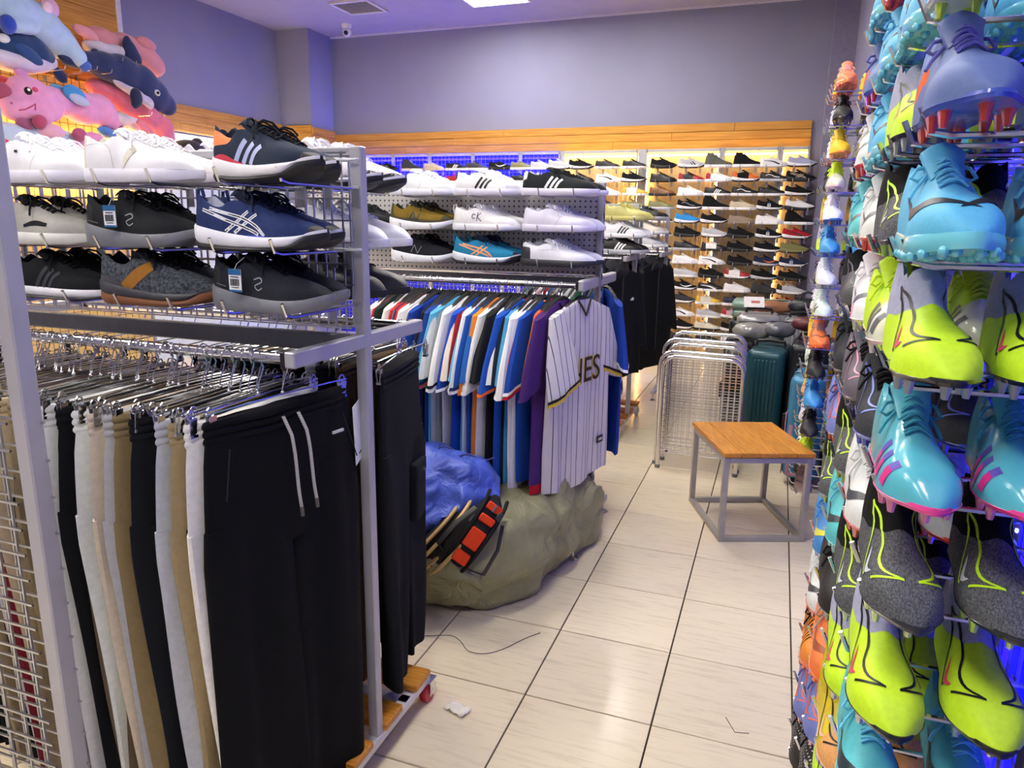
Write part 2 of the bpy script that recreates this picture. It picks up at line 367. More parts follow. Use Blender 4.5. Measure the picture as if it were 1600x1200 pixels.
# ================================================================== SHOES
LEATHER = dict(rough=.42, bump=.08, scale=60, var=.04); KNIT = dict(rough=.85, bump=.5, scale=120, var=.15, bscale=500)
SUEDE = dict(rough=.9, bump=.25, scale=90, var=.1); BOOTK = dict(rough=.6, bump=.10, scale=120, var=.10, bscale=300); GUM = dict(rough=.55, bump=.1, scale=40, var=.06); GLOSS = dict(rough=.22, bump=.05, scale=50, var=.06, coat=.3)
def sm(c, style): return mat(c, **style)
PRESET = {
 'court': dict(zt=[(0, .031), (.5, .027), (1, .026)], zb=[(0, .001), (.05, 0), (.8, 0), (1, .008)],
    h=[(0, .092), (.06, .099), (.2, .098), (.36, .104), (.45, .098), (.6, .080), (.75, .064), (.88, .053), (1, .036)],
    rim=[(0, .094), (.07, .099), (.15, .088), (.24, .079), (.33, .092), (.4, .100)], op=(.02, .40), flare=1.05),
 'runner': dict(zt=[(0, .054), (.12, .047), (.32, .036), (.58, .029), (.85, .032), (1, .044)], zb=[(0, .012), (.1, 0), (.7, 0), (.85, .007), (1, .028)],
    h=[(0, .104), (.05, .114), (.2, .104), (.36, .114), (.45, .106), (.6, .088), (.75, .070), (.88, .058), (1, .046)],
    rim=[(0, .108), (.06, .115), (.15, .094), (.24, .084), (.33, .098), (.4, .108)], op=(.02, .39), flare=1.13),
 'hightop': dict(zt=[(0, .033), (.5, .030), (1, .030)], zb=[(0, 0), (.85, 0), (1, .006)],
    h=[(0, .12), (.06, .150), (.2, .150), (.33, .150), (.44, .118), (.58, .086), (.75, .064), (.88, .054), (1, .038)],
    rim=[(0, .14), (.07, .152), (.2, .148), (.3, .154), (.38, .145)], op=(.02, .34), flare=1.06),
 'boot': dict(zt=[(0, .024), (.3, .019), (.5, .018), (1, .024)], zb=[(0, .014), (.3, .011), (.7, .010), (1, .016)],
    h=[(0, .088), (.06, .104), (.2, .102), (.36, .118), (.46, .104), (.6, .082), (.75, .066), (.88, .054), (1, .036)],
    rim=[(0, .094), (.07, .107), (.15, .098), (.25, .090), (.33, .104), (.4, .114)], op=(.02, .40), flare=1.0, studs=1),
 'sock': dict(zt=[(0, .024), (.3, .019), (.5, .018), (1, .024)], zb=[(0, .014), (.3, .011), (.7, .010), (1, .016)],
    h=[(0, .09), (.06, .124), (.2, .128), (.34, .128), (.44, .108), (.58, .086), (.75, .066), (.88, .054), (1, .036)],
    rim=[(0, .11), (.07, .127), (.2, .124), (.3, .132), (.38, .122)], op=(.03, .33), flare=1.0, studs=1),
 'turf': dict(zt=[(0, .034), (.3, .028), (.6, .026), (1, .032)], zb=[(0, .010), (.1, .006), (.7, .005), (1, .016)],
    h=[(0, .088), (.06, .106), (.2, .104), (.36, .116), (.46, .104), (.6, .084), (.75, .068), (.88, .056), (1, .040)],
    rim=[(0, .094), (.07, .108), (.15, .098), (.25, .090), (.33, .104), (.4, .114)], op=(.02, .40), flare=1.04, nubs=1),
}
class Shoe:
    """one shoe: heel at -x, toe at +x, resting on z = 0; parts are separate meshes"""
    def __init__(s, kind, L=.30, side=1, nt=30, K=10):
        s.p = PRESET[kind]; s.kind = kind; s.L = L; s.side = side; s.nt = nt; s.K = K; s.parts = []
        s.ts = [0.0015+.997*(.35*(i/nt)+.65*(.5-.5*cos(pi*i/nt))) for i in range(nt+1)]
        s.sec = [s.section(t) for t in s.ts]
    def hw(s, t):
        w = cr([(0, .034), (.14, .0345), (.42, .0345), (.58, .042), (.70, .0465), (.82, .044), (.93, .034), (1, .026)], t)*s.L/.30
        if t < .15: w *= max(.02, (1-(1-t/.15)**2.6))**.5
        if t > .76: w *= max(.004, (1-((t-.76)/.24)**2.9))**.5
        return w
    def cy(s, t): return s.side*(.010*t*t-.004*sin(pi*t))
    def section(s, t):
        K, p = s.K, s.p; w = s.hw(t); z0 = cr(p['zt'], t)-.004; H = cr(p['h'], t); R = cr(p['rim'], t)
        if t > .88: H = z0+(H-z0)*max(.03, 1-((t-.88)/.12)**2.6)**.5
        ridge = ss(.34, .46, t)*(1-ss(.6, .78, t))
        pw = .72+.55*ridge; q = .78+.1*ridge
        if t > .7: pw = lerp(pw, .62, ss(.7, .95, t)); q = lerp(q, .62, ss(.7, .95, t))
        endf = ss(.90, 1.0, t)
        a_, o = int(.62*K), ss(p['op'][0], p['op'][0]+.035, t)*(1-ss(p['op'][1]-.07, p['op'][1]+.03, t))
        out = []
        for k in range(2*K+1):
            an = pi*k/(2*K); y1 = -w*math.copysign(abs(cos(an))**pw, cos(an)); z1 = z0+(H-z0)*(sin(an)**q)
            kk = k if k <= K else 2*K-k; sg = -1 if k <= K else 1
            if kk <= a_:
                v = kk/a_; y2 = w*(1+.10*sin(pi*v))-.20*w*v; z2 = z0+(R-z0)*v
            elif kk == a_+1: y2 = w*.80-.006; z2 = R+.0005
            else:
                v = (kk-a_-1)/(K-a_-1); y2 = max(0, (w*.80-.006))*(1-v)*(1-.15*sin(pi*v)); z2 = lerp(R, z0+.008, v**.45)
            y = lerp(y1, sg*max(y2, 0), o); z = lerp(z1, z2, o)
            x = (t-.5)*s.L - (.010*((z-z0)/.1)*(1-ss(0, .12, t))*-1) - endf*.006*((z-z0)/.05)
            out.append(Vector((x, y+s.cy(t), z)))
        return out
    def pt(s, t, k, off=0):
        """surface point at station t and fractional section index k, offset along the normal"""
        t = min(max(t, .002), .998); nt = s.nt; i = 0
        while i < nt-1 and s.ts[i+1] < t: i += 1
        u = (t-s.ts[i])/(s.ts[i+1]-s.ts[i]); k = min(max(k, 0), 2*s.K-1e-4); j = int(k); v = k-j
        A, B = s.sec[i], s.sec[i+1]
        p = (A[j].lerp(A[j+1], v)).lerp(B[j].lerp(B[j+1], v), u)
        if off:
            n = ((B[j].lerp(B[j+1], v))-(A[j].lerp(A[j+1], v))).cross((A[j+1]-A[j]).lerp(B[j+1]-B[j], u))
            if n.length > 1e-12: p = p-n.normalized()*off if False else p+n.normalized()*off*s._sgn
        return p
    _sgn = 1
    def kof(s, t, arc, side):
        """section index reached after walking arc metres up from the sole on one side (side -1: -y)"""
        t = min(max(t, .002), .998); nt = s.nt; i = 0
        while i < nt-1 and s.ts[i+1] < t: i += 1
        u = (t-s.ts[i])/(s.ts[i+1]-s.ts[i]); A, B = s.sec[i], s.sec[i+1]; acc = 0; n = 2*s.K
        for q in range(n):
            j = q if side < 0 else n-1-q
            d = ((A[j+1]-A[j]).lerp(B[j+1]-B[j], u)).length
            if acc+d >= arc: v = (arc-acc)/max(d, 1e-9); return j+v if side < 0 else j+1-v
            acc += d
        return s.K
    def upper(s, zones, lining):
        """zones: list of (name, material, predicate(t, k_from_edge_0..1, z, side)) ; the first that matches wins"""
        K = s.K; a_ = int(.62*K); bins = {}
        for i in range(s.nt):
            tm_ = (s.ts[i]+s.ts[i+1])/2
            for k in range(2*K):
                kk = (k+.5) if k < K else 2*K-k-.5; sd = -1 if k < K else 1
                o = ss(s.p['op'][0], s.p['op'][0]+.035, tm_)*(1-ss(s.p['op'][1]-.07, s.p['op'][1]+.03, tm_))
                if o > .5 and kk > a_+1: nm = 'lining'
                else:
                    z = s.sec[i][k].z; nm = 'upper'; fr = kk/K if o < .5 else min(1, kk/a_)*.62
                    for zn, zm, pr in zones:
                        if pr(tm_, fr, z, sd): nm = zn; break
                bins.setdefault(nm, []).append((i, k))
        own = {}
        for nm, cells in bins.items():
            for c in cells: own[c] = nm
        edge = {}
        for i in range(1, s.nt):
            for k in range(1, 2*K):
                if (own[(i-1, k-1)] != own[(i-1, k)] ): edge.setdefault((i-1, k), set()).add((i, k)); edge.setdefault((i, k), set()).add((i-1, k))
                if (own[(i-1, k-1)] != own[(i, k-1)]): edge.setdefault((i, k-1), set()).add((i, k)); edge.setdefault((i, k), set()).add((i, k-1))
        for it in range(5):
            new = {}
            for (i, k), nb in edge.items():
                if 0 < i < s.nt and 0 < k < 2*K and len(nb) == 2:
                    av = sum((s.sec[a][b] for a, b in nb), Vector())/2; new[(i, k)] = s.sec[i][k].lerp(av, .5)
            for (i, k), v in new.items(): s.sec[i][k] = v
        mats = {z[0]: z[1] for z in zones}; mats['lining'] = lining
        for nm, cells in bins.items():
            used = {}; b = MB()
            def vid(i, k):
                if (i, k) not in used: used[(i, k)] = len(b.v); b.v.append(tuple(s.sec[i][k]))
                return used[(i, k)]
            for i, k in cells: b.f.append((vid(i, k), vid(i, k+1), vid(i+1, k+1), vid(i+1, k))); b.mi.append(0)
            s.parts.append((nm, b.mesh(nm, mats[nm], True, 60), None))
    def sole(s, mid, out=None, ribs=0, flare=None, outfrac=.28, dark_toe=None):
        p = s.p; fl = flare or p['flare']; R1 = []; R2 = []
        for i, t in enumerate(s.ts):
            w = s.hw(t)*fl; zt = cr(p['zt'], t); zb = cr(p['zb'], t); zm = lerp(zb, zt, min(.93, outfrac+(.62*ss(.80, .95, t) if s.kind == 'runner' else 0))) if out else zb
            x = (t-.5)*s.L*1.0; e = .004*(1-ss(0, .08, t))*-1+.004*ss(.92, 1, t); c = s.cy(t)
            rb = 1+(ribs*.02*sin(t*70) if ribs else 0)
            def ring(z0, z1, sh): return [Vector((x+e*b_, c+w*a*sh*rb, z)) for a, z, b_ in ((-.80, z1, .5), (-.95, z1-.0005, .8), (-1.0, z1-.004, 1), (-1.03, (z0+z1)/2, 1.1), (-1.0, z0+.004, 1), (-.92, z0, .8), (.92, z0, .8), (1.0, z0+.004, 1), (1.03, (z0+z1)/2, 1.1), (1.0, z1-.004, 1), (.95, z1-.0005, .8), (.80, z1, .5))]
            R1.append(ring(zm, zt, 1)); 
            if out: R2.append(ring(zb, zm+.001, .985))
        s.parts.append(('sole' if not out else 'midsole', MB().loft(R1).mesh('sole', mid, True, 50), None))
        if out: s.parts.append(('outsole', MB().loft(R2).mesh('outsole', out, True, 50), None))
    def studs(s, m, single=False):
        pos = [(.08, -.55), (.08, .55), (.22, -.6), (.22, .6), (.56, -.7), (.56, .7), (.68, -.75), (.68, 0.75), (.80, -.7), (.80, .7), (.90, 0)]
        base = MB(); h = .016
        R = []
        for z, r in ((0.004, 1.15), (-.002, 1.0), (-h*.6, .72), (-h, .55)):
            R.append([Vector((.0085*r*cos(a), .0065*r*sin(a), z)) for a in [2*pi*k/8 for k in range(8)]])
        base.loft(R)
        if single:
            me = base.mesh('stud', m, True, 40)
            for t, q in pos: s.parts.append(('stud', me, ((t-.5)*s.L, s.cy(t)+q*s.hw(t), cr(s.p['zb'], t))))
        else:
            b = MB()
            for t, q in pos: b.add([Vector(v)+Vector(((t-.5)*s.L, s.cy(t)+q*s.hw(t), cr(s.p['zb'], t))) for v in base.v], base.f)
            s.parts.append(('studs', b.mesh('studs', m, True, 40), None))
    def nubs(s, m):
        b = MB()
        for i in range(11):
            t = .05+i*.088
            for q in (-.93, -.45, .45, .93):
                c = ((t-.5)*s.L, s.cy(t)+q*s.hw(t), cr(s.p['zb'], t)-.001); b.ball(c, (.007, .006, .006), 8, 5)
        s.parts.append(('rubber_nubs', b.mesh('nubs', m), None))
    def ribbon(s, pts, m, name='side_stripe', side=-1, off=.0010, step=.006, closed=False):
        """a strip on the surface: pts are (x metres from heel, arc metres up from the sole, half width)"""
        b = MB()
        if len(pts) > 2:
            xs = [[(i, p[j]) for i, p in enumerate(pts)] for j in range(3)]; nn = (len(pts)-1)*3
            pts = [tuple(cr(q, i/3) for q in xs) for i in range(nn+1)]
        P = []
        for (x0, a0, w0), (x1, a1, w1) in zip(pts, pts[1:]):
            n = max(1, int(math.hypot(x1-x0, a1-a0)/step))
            for i in range(n): u = i/n; P.append((lerp(x0, x1, u), lerp(a0, a1, u), lerp(w0, w1, u)))
        P.append(pts[-1]); rows = []
        for i, (x, a, w) in enumerate(P):
            q0 = P[max(i-1, 0)]; q1 = P[min(i+1, len(P)-1)]; dx, da = q1[0]-q0[0], q1[1]-q0[1]; l = math.hypot(dx, da) or 1
            nx, na = -da/l, dx/l; row = []
            for e in (-1, -.4, .4, 1):
                t = (x+nx*w*e)/s.L; ar = max(.0005, a+na*w*e); row.append(s.pt(t, s.kof(t, ar, side), off))
            rows.append(row)
        b.loft(rows, closed=False); s.parts.append((name, b.mesh(name, m, True, 60), None)); return s
    def both(s, pts, m, name='side_stripe', **k): s.ribbon(pts, m, name, -1, **k); s.ribbon(pts, m, name, 1, **k)
    def laces(s, m, n=6, t0=.42, t1=.66, wd=.26, bow=True, r=.0026, eye=None):
        b = MB(); K = s.K
        for i in range(n):
            t = lerp(t0, t1, i/(n-1)); d = K*wd*(1-.15*i/n); sg = 1 if i % 2 else -1
            b.tube([s.pt(t+.010*sg*(-1+j/3), K+d*(-1+j/3), .002+.003*sin(pi*j/6)) for j in range(7)], r, 5, flat=.7)
            b.tube([s.pt(t-.010*sg*(-1+j/3), K+d*(-1+j/3), .0015+.002*sin(pi*j/6)) for j in range(7)], r, 5, flat=.7)
        if bow:
            c = s.pt(t0, K, .006); L = s.L/.3
            for sg in (-1, 1):
                b.tube([c+Vector(q)*L for q in ((0, 0, 0), (.006, sg*.014, .008), (.014, sg*.030, .004), (.022, sg*.037, -.008), (.022, sg*.030, -.012), (.012, sg*.016, -.004), (0, 0, 0))], r*.95, 5)
                b.tube([c+Vector(q)*L for q in ((0, 0, 0), (.012, sg*.010, .004), (.026, sg*.020, -.006), (.034, sg*.032, -.022), (.040, sg*.038, -.034))], r*.9, 5)
            b.ball(c, .006, 8, 6)
        s.parts.append(('laces', b.mesh('laces', m), None))
    def tongue(s, m, top=.013, back=.35):
        K = s.K; rows = []
        z1 = cr(s.p['h'], .40)
        for t, dz, w in ((.52, .001, .016), (.46, .003, .018), (.41, .006, .020), (back+.035, .012, .022), (back+.012, top*.85, .023), (back, top, .020)):
            zz = max(cr(s.p['h'], max(t, .40)), .0)+dz; x = (t-.5)*s.L; c = s.cy(t)
            rows.append([Vector((x, c+w*a, zz-.010*abs(a)**2)) for a in (-1, -.6, 0, .6, 1)]+[Vector((x-.007, c+w*a, zz-.004-.010*abs(a)**2)) for a in (1, .6, 0, -.6, -1)])
        s.parts.append(('tongue', MB().loft(rows).mesh('tongue', m), None))
    def tab(s, m):
        b = MB(); z = cr(s.p['rim'], .06); x = -.5*s.L+.004
        b.tube([(x, 0, z-.03), (x-.006, 0, z-.01), (x-.004, 0, z+.008), (x+.006, 0, z+.010), (x+.010, 0, z-.006)], .004, 6); s.parts.append(('heel_tab', b.mesh('tab', m), None))
    def hangtag(s, x, z, yo, c1='1d5f96', side=-1):
        b = MB(); b.box((x, yo, z), (.034, .0012, .046)); s.parts.append(('price_tag', b.mesh('tag', mat('e9ecf0', .6, 0, .02, 20, 0), False), None))
        b = MB(); b.box((x, yo-.0009, z+.017), (.034, .0008, .012)); s.parts.append(('tag_foot', MB().box((x, yo-.0009, z-.0215), (.034, .0008, .004)).mesh('tagfoot', mat(c1, .5, 0, .05, 20, 0), False), None)); s.parts.append(('tag_band', b.mesh('tagband', mat(c1, .5, 0, .05, 20, 0), False), None))
        b = MB(); k = -.012
        while k < .012: w = .0006+.0012*random.random(); b.box((x+k, yo-.0010, z-.004), (w, .0006, .014)); k += w+.0012
        b.box((x, yo-.0010, z+.007), (.022, .0006, .002)); b.box((x, yo-.001, z-.0145), (.02, .0006, .0015)); s.parts.append(('barcode', b.mesh('barcode', BLACKP, False), None))
        b = MB(); b.tube([(x, yo, z+.022), (x+.002, yo*.9, z+.034), (x+.004, yo*.55, z+.046)], .0006, 4); s.parts.append(('tag_string', b.mesh('string', mat('d8d8d8'), False), None))
def put(parts, name, loc, rz, label, group=None, cat='shoe', tilt=0, roll=0, scl=1):
    t = thing(name, loc, label, cat, group, (roll, tilt, rz), scl)
    for nm, me, off in parts:
        o = link(nm, me, t, off)
    return t
# shape of the marks, in metres (x from heel, arc height from the sole)
def three(s, m, x0=.112, dx=.022, lean=.030, a0=.004, a1=.052, w=.0052, name='side_stripe'):
    for i in range(3): s.both([(x0+i*dx, a0, w), (x0+i*dx+lean*.5, (a0+a1)/2, w), (x0+i*dx+lean, a1-i*.005, w)], m, name)
def swoosh(s, m, x0=.10, a0=.040, x1=.24, a1=.045, sag=.022, w=.010, name='side_mark', side=0, off=.001):
    pts = []
    for i in range(15):
        u = i/14; x = lerp(x0, x1, u); a = lerp(a0, a1, u)-sag*4*u*(1-u)*(1.25-.5*u)
        pts.append((x, max(.002, a), w*(.10+2.3*(u**1.2)*max(0, 1-u)**.7*.8)))
    (s.both if side == 0 else s.ribbon)(pts, m, name, **({} if side == 0 else {'side': side}))
def outline(s, m, pink=None, w=.0017, name='outline_mark', x=.09):
    """large open outlined tick that runs from the collar down to the forefoot"""
    P = [(x, .088), (x+.045, .044), (x+.075, .022), (x+.086, .022)]; Q = [(x, .088), (x+.060, .066), (x+.092, .050), (x+.118, .046), (x+.132, .056)]
    R_ = [(x+.132, .056), (x+.127, .042), (x+.112, .029)]
    for q in (P, Q, R_): s.both([(a, b, w) for a, b in q], m, name)
    if pink: s.both([(x+.058, .048, .0006), (x+.080, .0300, .0042), (x+.092, .0290, .003), (x+.102, .034, .0006)], pink, 'tick_mark')
def crossed(s, m, w=.0022, name='side_stripe', x=.0):
    for q in ([(.04, .040), (.10, .030), (.165, .016), (.185, .008)], [(.055, .046), (.13, .040), (.175, .026), (.20, .006)], [(.098, .006), (.128, .030), (.150, .054)], [(.120, .006), (.150, .030), (.172, .050)]):
        s.both([(a+x, b, w) for a, b in q], m, name)
def letter_n(s, m, w=.0035):
    for q in ([(.112, .010), (.128, .046)], [(.128, .046), (.146, .010)], [(.146, .010), (.164, .044)]): s.both([(a, b, w) for a, b in q], m, 'side_letter')
def form(s, m, w=.009):
    s.both([(.045, .040, .003), (.10, .038, .004), (.145, .030, w*.8), (.185, .012, w), (.205, .003, w)], m, 'form_stripe')
def wave(s, m, w=.003):
    s.both([(.06, .035, w), (.09, .046, w), (.12, .040, w), (.15, .026, w), (.20, .020, w)], m, 'side_stripe')
def ck(s, m):
    for q in ([(.118, .040), (.110, .044), (.104, .040), (.103, .030), (.108, .025), (.116, .028)], [(.123, .016), (.128, .052)], [(.142, .050), (.127, .034), (.146, .014)]): s.ribbon([(a, b, .0017) for a, b in q], m, 'side_letter')
# ================================================================== SHOE DESIGNS (each built once, then copied)
N1, N2 = (44, 14), (20, 8)
_D = {}
COLORS = dict(k='18181b', w='ececf0', n='232a44', g='8f9098', lg='b9bac2', dg='3a3b40', lv='a9acc8', r='a3202c', br='80562f', ol='7b7a4e', be='c9bca2', tp='8b7a68', b='3489d0', cr='dcd6c6', og='5b5e58', pk='c9a2a8', y='d9b23c', o='d4642c', gm='8a5a33', tl='2f87a0')
def design(kind, up, so, acc=None, mark=None, lod=N2, lace=None, lining=None, L=.30, side=1):
    key = (kind, up, so, acc, mark, lod, lace, lining, L, side)
    if key in _D: return _D[key]
    cc = lambda c: COLORS.get(c, c)
    st = LEATHER if kind in ('court',) else KNIT
    U = sm(cc(up), st); S = sm(cc(so), GUM); A = sm(cc(acc or 'w'), LEATHER); LC = sm(cc(lace or ('w' if kind == 'hightop' else up)), KNIT); LI = sm(cc(lining or up), KNIT)
    s = Shoe(kind, L, side, *lod); z = []
    if mark == 'heel': z.append(('heel_patch', A, lambda t, k, z, sd: t < .16))
    if mark == 'toe': z.append(('toe_cap', A, lambda t, k, z, sd: t > .74))
    if mark == 'two': z += [('toe_overlay', A, lambda t, k, z, sd: t > .6), ('heel_overlay', A, lambda t, k, z, sd: t < .18)]
    z.append(('upper', U, lambda *a: True)); s.upper(z, LI)
    s.sole(S, sm(cc('k'), GUM) if kind == 'runner' and so != 'k' else None)
    s.laces(LC, 5 if lod == N2 else 7, *((.34, .62) if kind == 'hightop' else (.42, .64)), bow=lod != N2)
    if kind != 'hightop': s.tongue(U)
    if mark == 'three': three(s, A)
    if mark == 'form': form(s, A)
    if mark == 'cross': crossed(s, A)
    if mark == 'wave': wave(s, A)
    if mark == 'n': letter_n(s, A)
    if mark == 'tick': swoosh(s, A)
    if mark == 'tag': s.hangtag(-.02, .055, -.052)
    if mark == 'bars': s.both([(.15, .045, .006), (.19, .008, .007)], A); s.both([(.13, .036, .004), (.16, .008, .005)], A)
    _D[key] = s.parts; return s.parts
# wire shelf made of two prongs with upturned tips
_br = {}
def bracket_parts(length, gap, flat=True):
    key = (length, gap)
    if key in _br: return _br[key]
    rod = MB().tube([(0, .004, 0), (0, -length+.02, 0), (0, -length, .004), (0, -length-.012, .030)], .0036, 6).mesh('prong', CHROME, True)
    plate = MB().box((0, .006, -.018), (.022, .004, .05), bev=.001).mesh('plate', STEEL, False)
    _br[key] = [('prong', rod, (-gap/2, 0, 0)), ('prong', rod, (gap/2, 0, 0)), ('hook_plate', plate, (-gap/2, 0, 0)), ('hook_plate', plate, (gap/2, 0, 0))]
    return _br[key]
def bracket(loc, rz, label, length=.26, gap=.13, group='wire shoe holders'):
    return put(bracket_parts(length, gap), 'shoe_holder', loc, rz, label, group, 'shoe holder')
CNAME = dict(k='black', w='white', n='navy', g='grey', lg='light grey', dg='dark grey', lv='pale lavender', r='red', br='brown', ol='olive', be='beige', tp='taupe', b='blue', cr='cream', og='dull green', pk='pink', y='yellow', o='orange', gm='gum', tl='teal')
MN = dict(three='three stripes', form='a curved side stripe', cross='crossed side stripes', wave='a wavy side stripe', n='a side letter', tick='a side tick', heel='a contrast heel', toe='a contrast toe', two='contrast overlays', tag='a hang tag', bars='side bars')
KN = dict(court='low sneaker', runner='running shoe', hightop='high-top sneaker')
# ---- back wall: columns at these x, rows every 14.3 cm
colx = [-2.16, -1.85, -1.55, -1.25, -.95, -.67, -.39, -.12, .145]
G = {  # row: {column: (kind, upper, sole, accent, mark)}
 0: ['runner k w', 'court k w', 'court k w dg three', 'runner k k', 'runner lg w k bars', 'hightop og w', 'hightop k w', 'court w w n form', 'runner lv w'],
 1: ['court k k', 'court w w k form', 'runner k w', 'court k k', 'court k w r two', 'court w w r heel', 'runner k w o two', 'court k lg w wave', 'runner k k be cross'],
 2: ['court k w', 'court w w', 'court w w y two', 'court br k', 'court w w', 'court k w w three', 'court k w w wave', 'court k w', 'runner k w'],
 3: ['court w w', 'court k w', 'court ol w', 'court ol lg', 'runner k w g wave', 'hightop k w', 'court be w', 'runner k w w tag', 'runner w k'],
 4: ['court k w', 'court w w', 'court lg w', 'court k w', 'runner b w', 'runner k w', 'court tp tp', 'court w w', 'hightop k w'],
 5: ['court w w', 'court k w', 'runner lg w', 'court k w', 'runner k k', 'runner lg w', 'runner k k', 'runner k w w tag', 'runner r w k form'],
 6: ['court k w', 'runner n w', 'court w w', 'court k w', 'court k lg', 'court w k k two', 'runner k k', 'runner k w', 'runner ol ol'],
 7: ['court w w', 'court k w', 'court k w', 'court n w', 'court w w', 'court w w k form', 'runner k k', 'runner n lg o tick', 'runner n w w tag'],
 8: ['court k w', 'court w w', 'court be w', 'court k w', 'court lg w', 'runner k k', 'runner w w r two', 'runner k lg', 'runner k k'],
 9: ['court w w', 'court k w', 'runner dg w', 'court w w', 'runner k w w tick', 'court k w w form', 'court w w', 'runner dg k', 'runner lg w k heel'],
 10: ['court k w', 'court w w', 'court k w', 'court br w', 'runner dg w', 'court cr w y two', 'court n w', 'court k k', 'runner r w'],
 11: ['court w w', 'court k w', 'court k w', 'court w w', 'court w w k form', 'court lg w', 'runner pk w r two', 'court k w', 'court w w'],
 12: ['court k w', 'court w w', 'court g w', 'court k w', 'runner k w', 'court cr k', 'runner k w', 'court k w', 'court w w'],
 13: ['court w w', 'court k w', 'court k w', 'court w w', 'runner dg k', 'court k w', 'court w w', 'court k k', 'court k w'],
}
def shoe_on_wall(x, z, sp, wh):
    q = sp.split(); q += [None]*(5-len(q)); kind, up, so, acc, mark = q
    parts = design(kind, up, so, acc, mark)
    d = '%s %s, %s sole%s, %s' % (CNAME[up], KN[kind].replace('low ', ''), CNAME[so], (', '+CNAME.get(acc, '')+' '+MN[mark].split(' ')[-1]) if mark and acc else '', wh)
    put(parts, 'sneaker' if kind != 'runner' else 'running_shoe', (x, BY-.225, z+.004), random.uniform(-.05, .05), d, 'single shoes on the back wall', scl=.93+.05*random.random())
    bracket((x+.0, BY-.125, z), 0, 'two-prong shoe holder, '+wh, .16, .15, 'shoe holders on the back wall')
for r in range(14):
    z = 2.045-.143*r
    for c, sp in enumerate(G[r]):
        if c == 8 and r > 12: continue
        shoe_on_wall(colx[c]+random.uniform(-.012, .012), z, sp, 'lit wall, %s row, %s column' % (ordn(r), ordn(c)))
blue_top = ['runner k w w two', 'runner k k g cross', 'hightop dg cr', 'court be be', 'court k w w three', 'court dg w', 'runner k k w tick', 'court ol w', 'court lg w', 'runner lg w']
blue_low = ['court k w', 'court w w', 'runner g w', 'court k w', 'court r w', 'court k w', 'court w w k form', 'court k w', 'court pk w', 'court br w']
bxs = [-4.93, -4.60, -4.27, -3.98, -3.68, -3.42, -3.13, -2.86, -2.62, -2.40]
for r, row in ((0, blue_top), (1, blue_low)):
    for i, sp in enumerate(row):
        shoe_on_wall(bxs[i], 2.045-.143*r, sp, 'blue-lit wall, %s row, %s from left' % (ordn(r), ordn(i)))
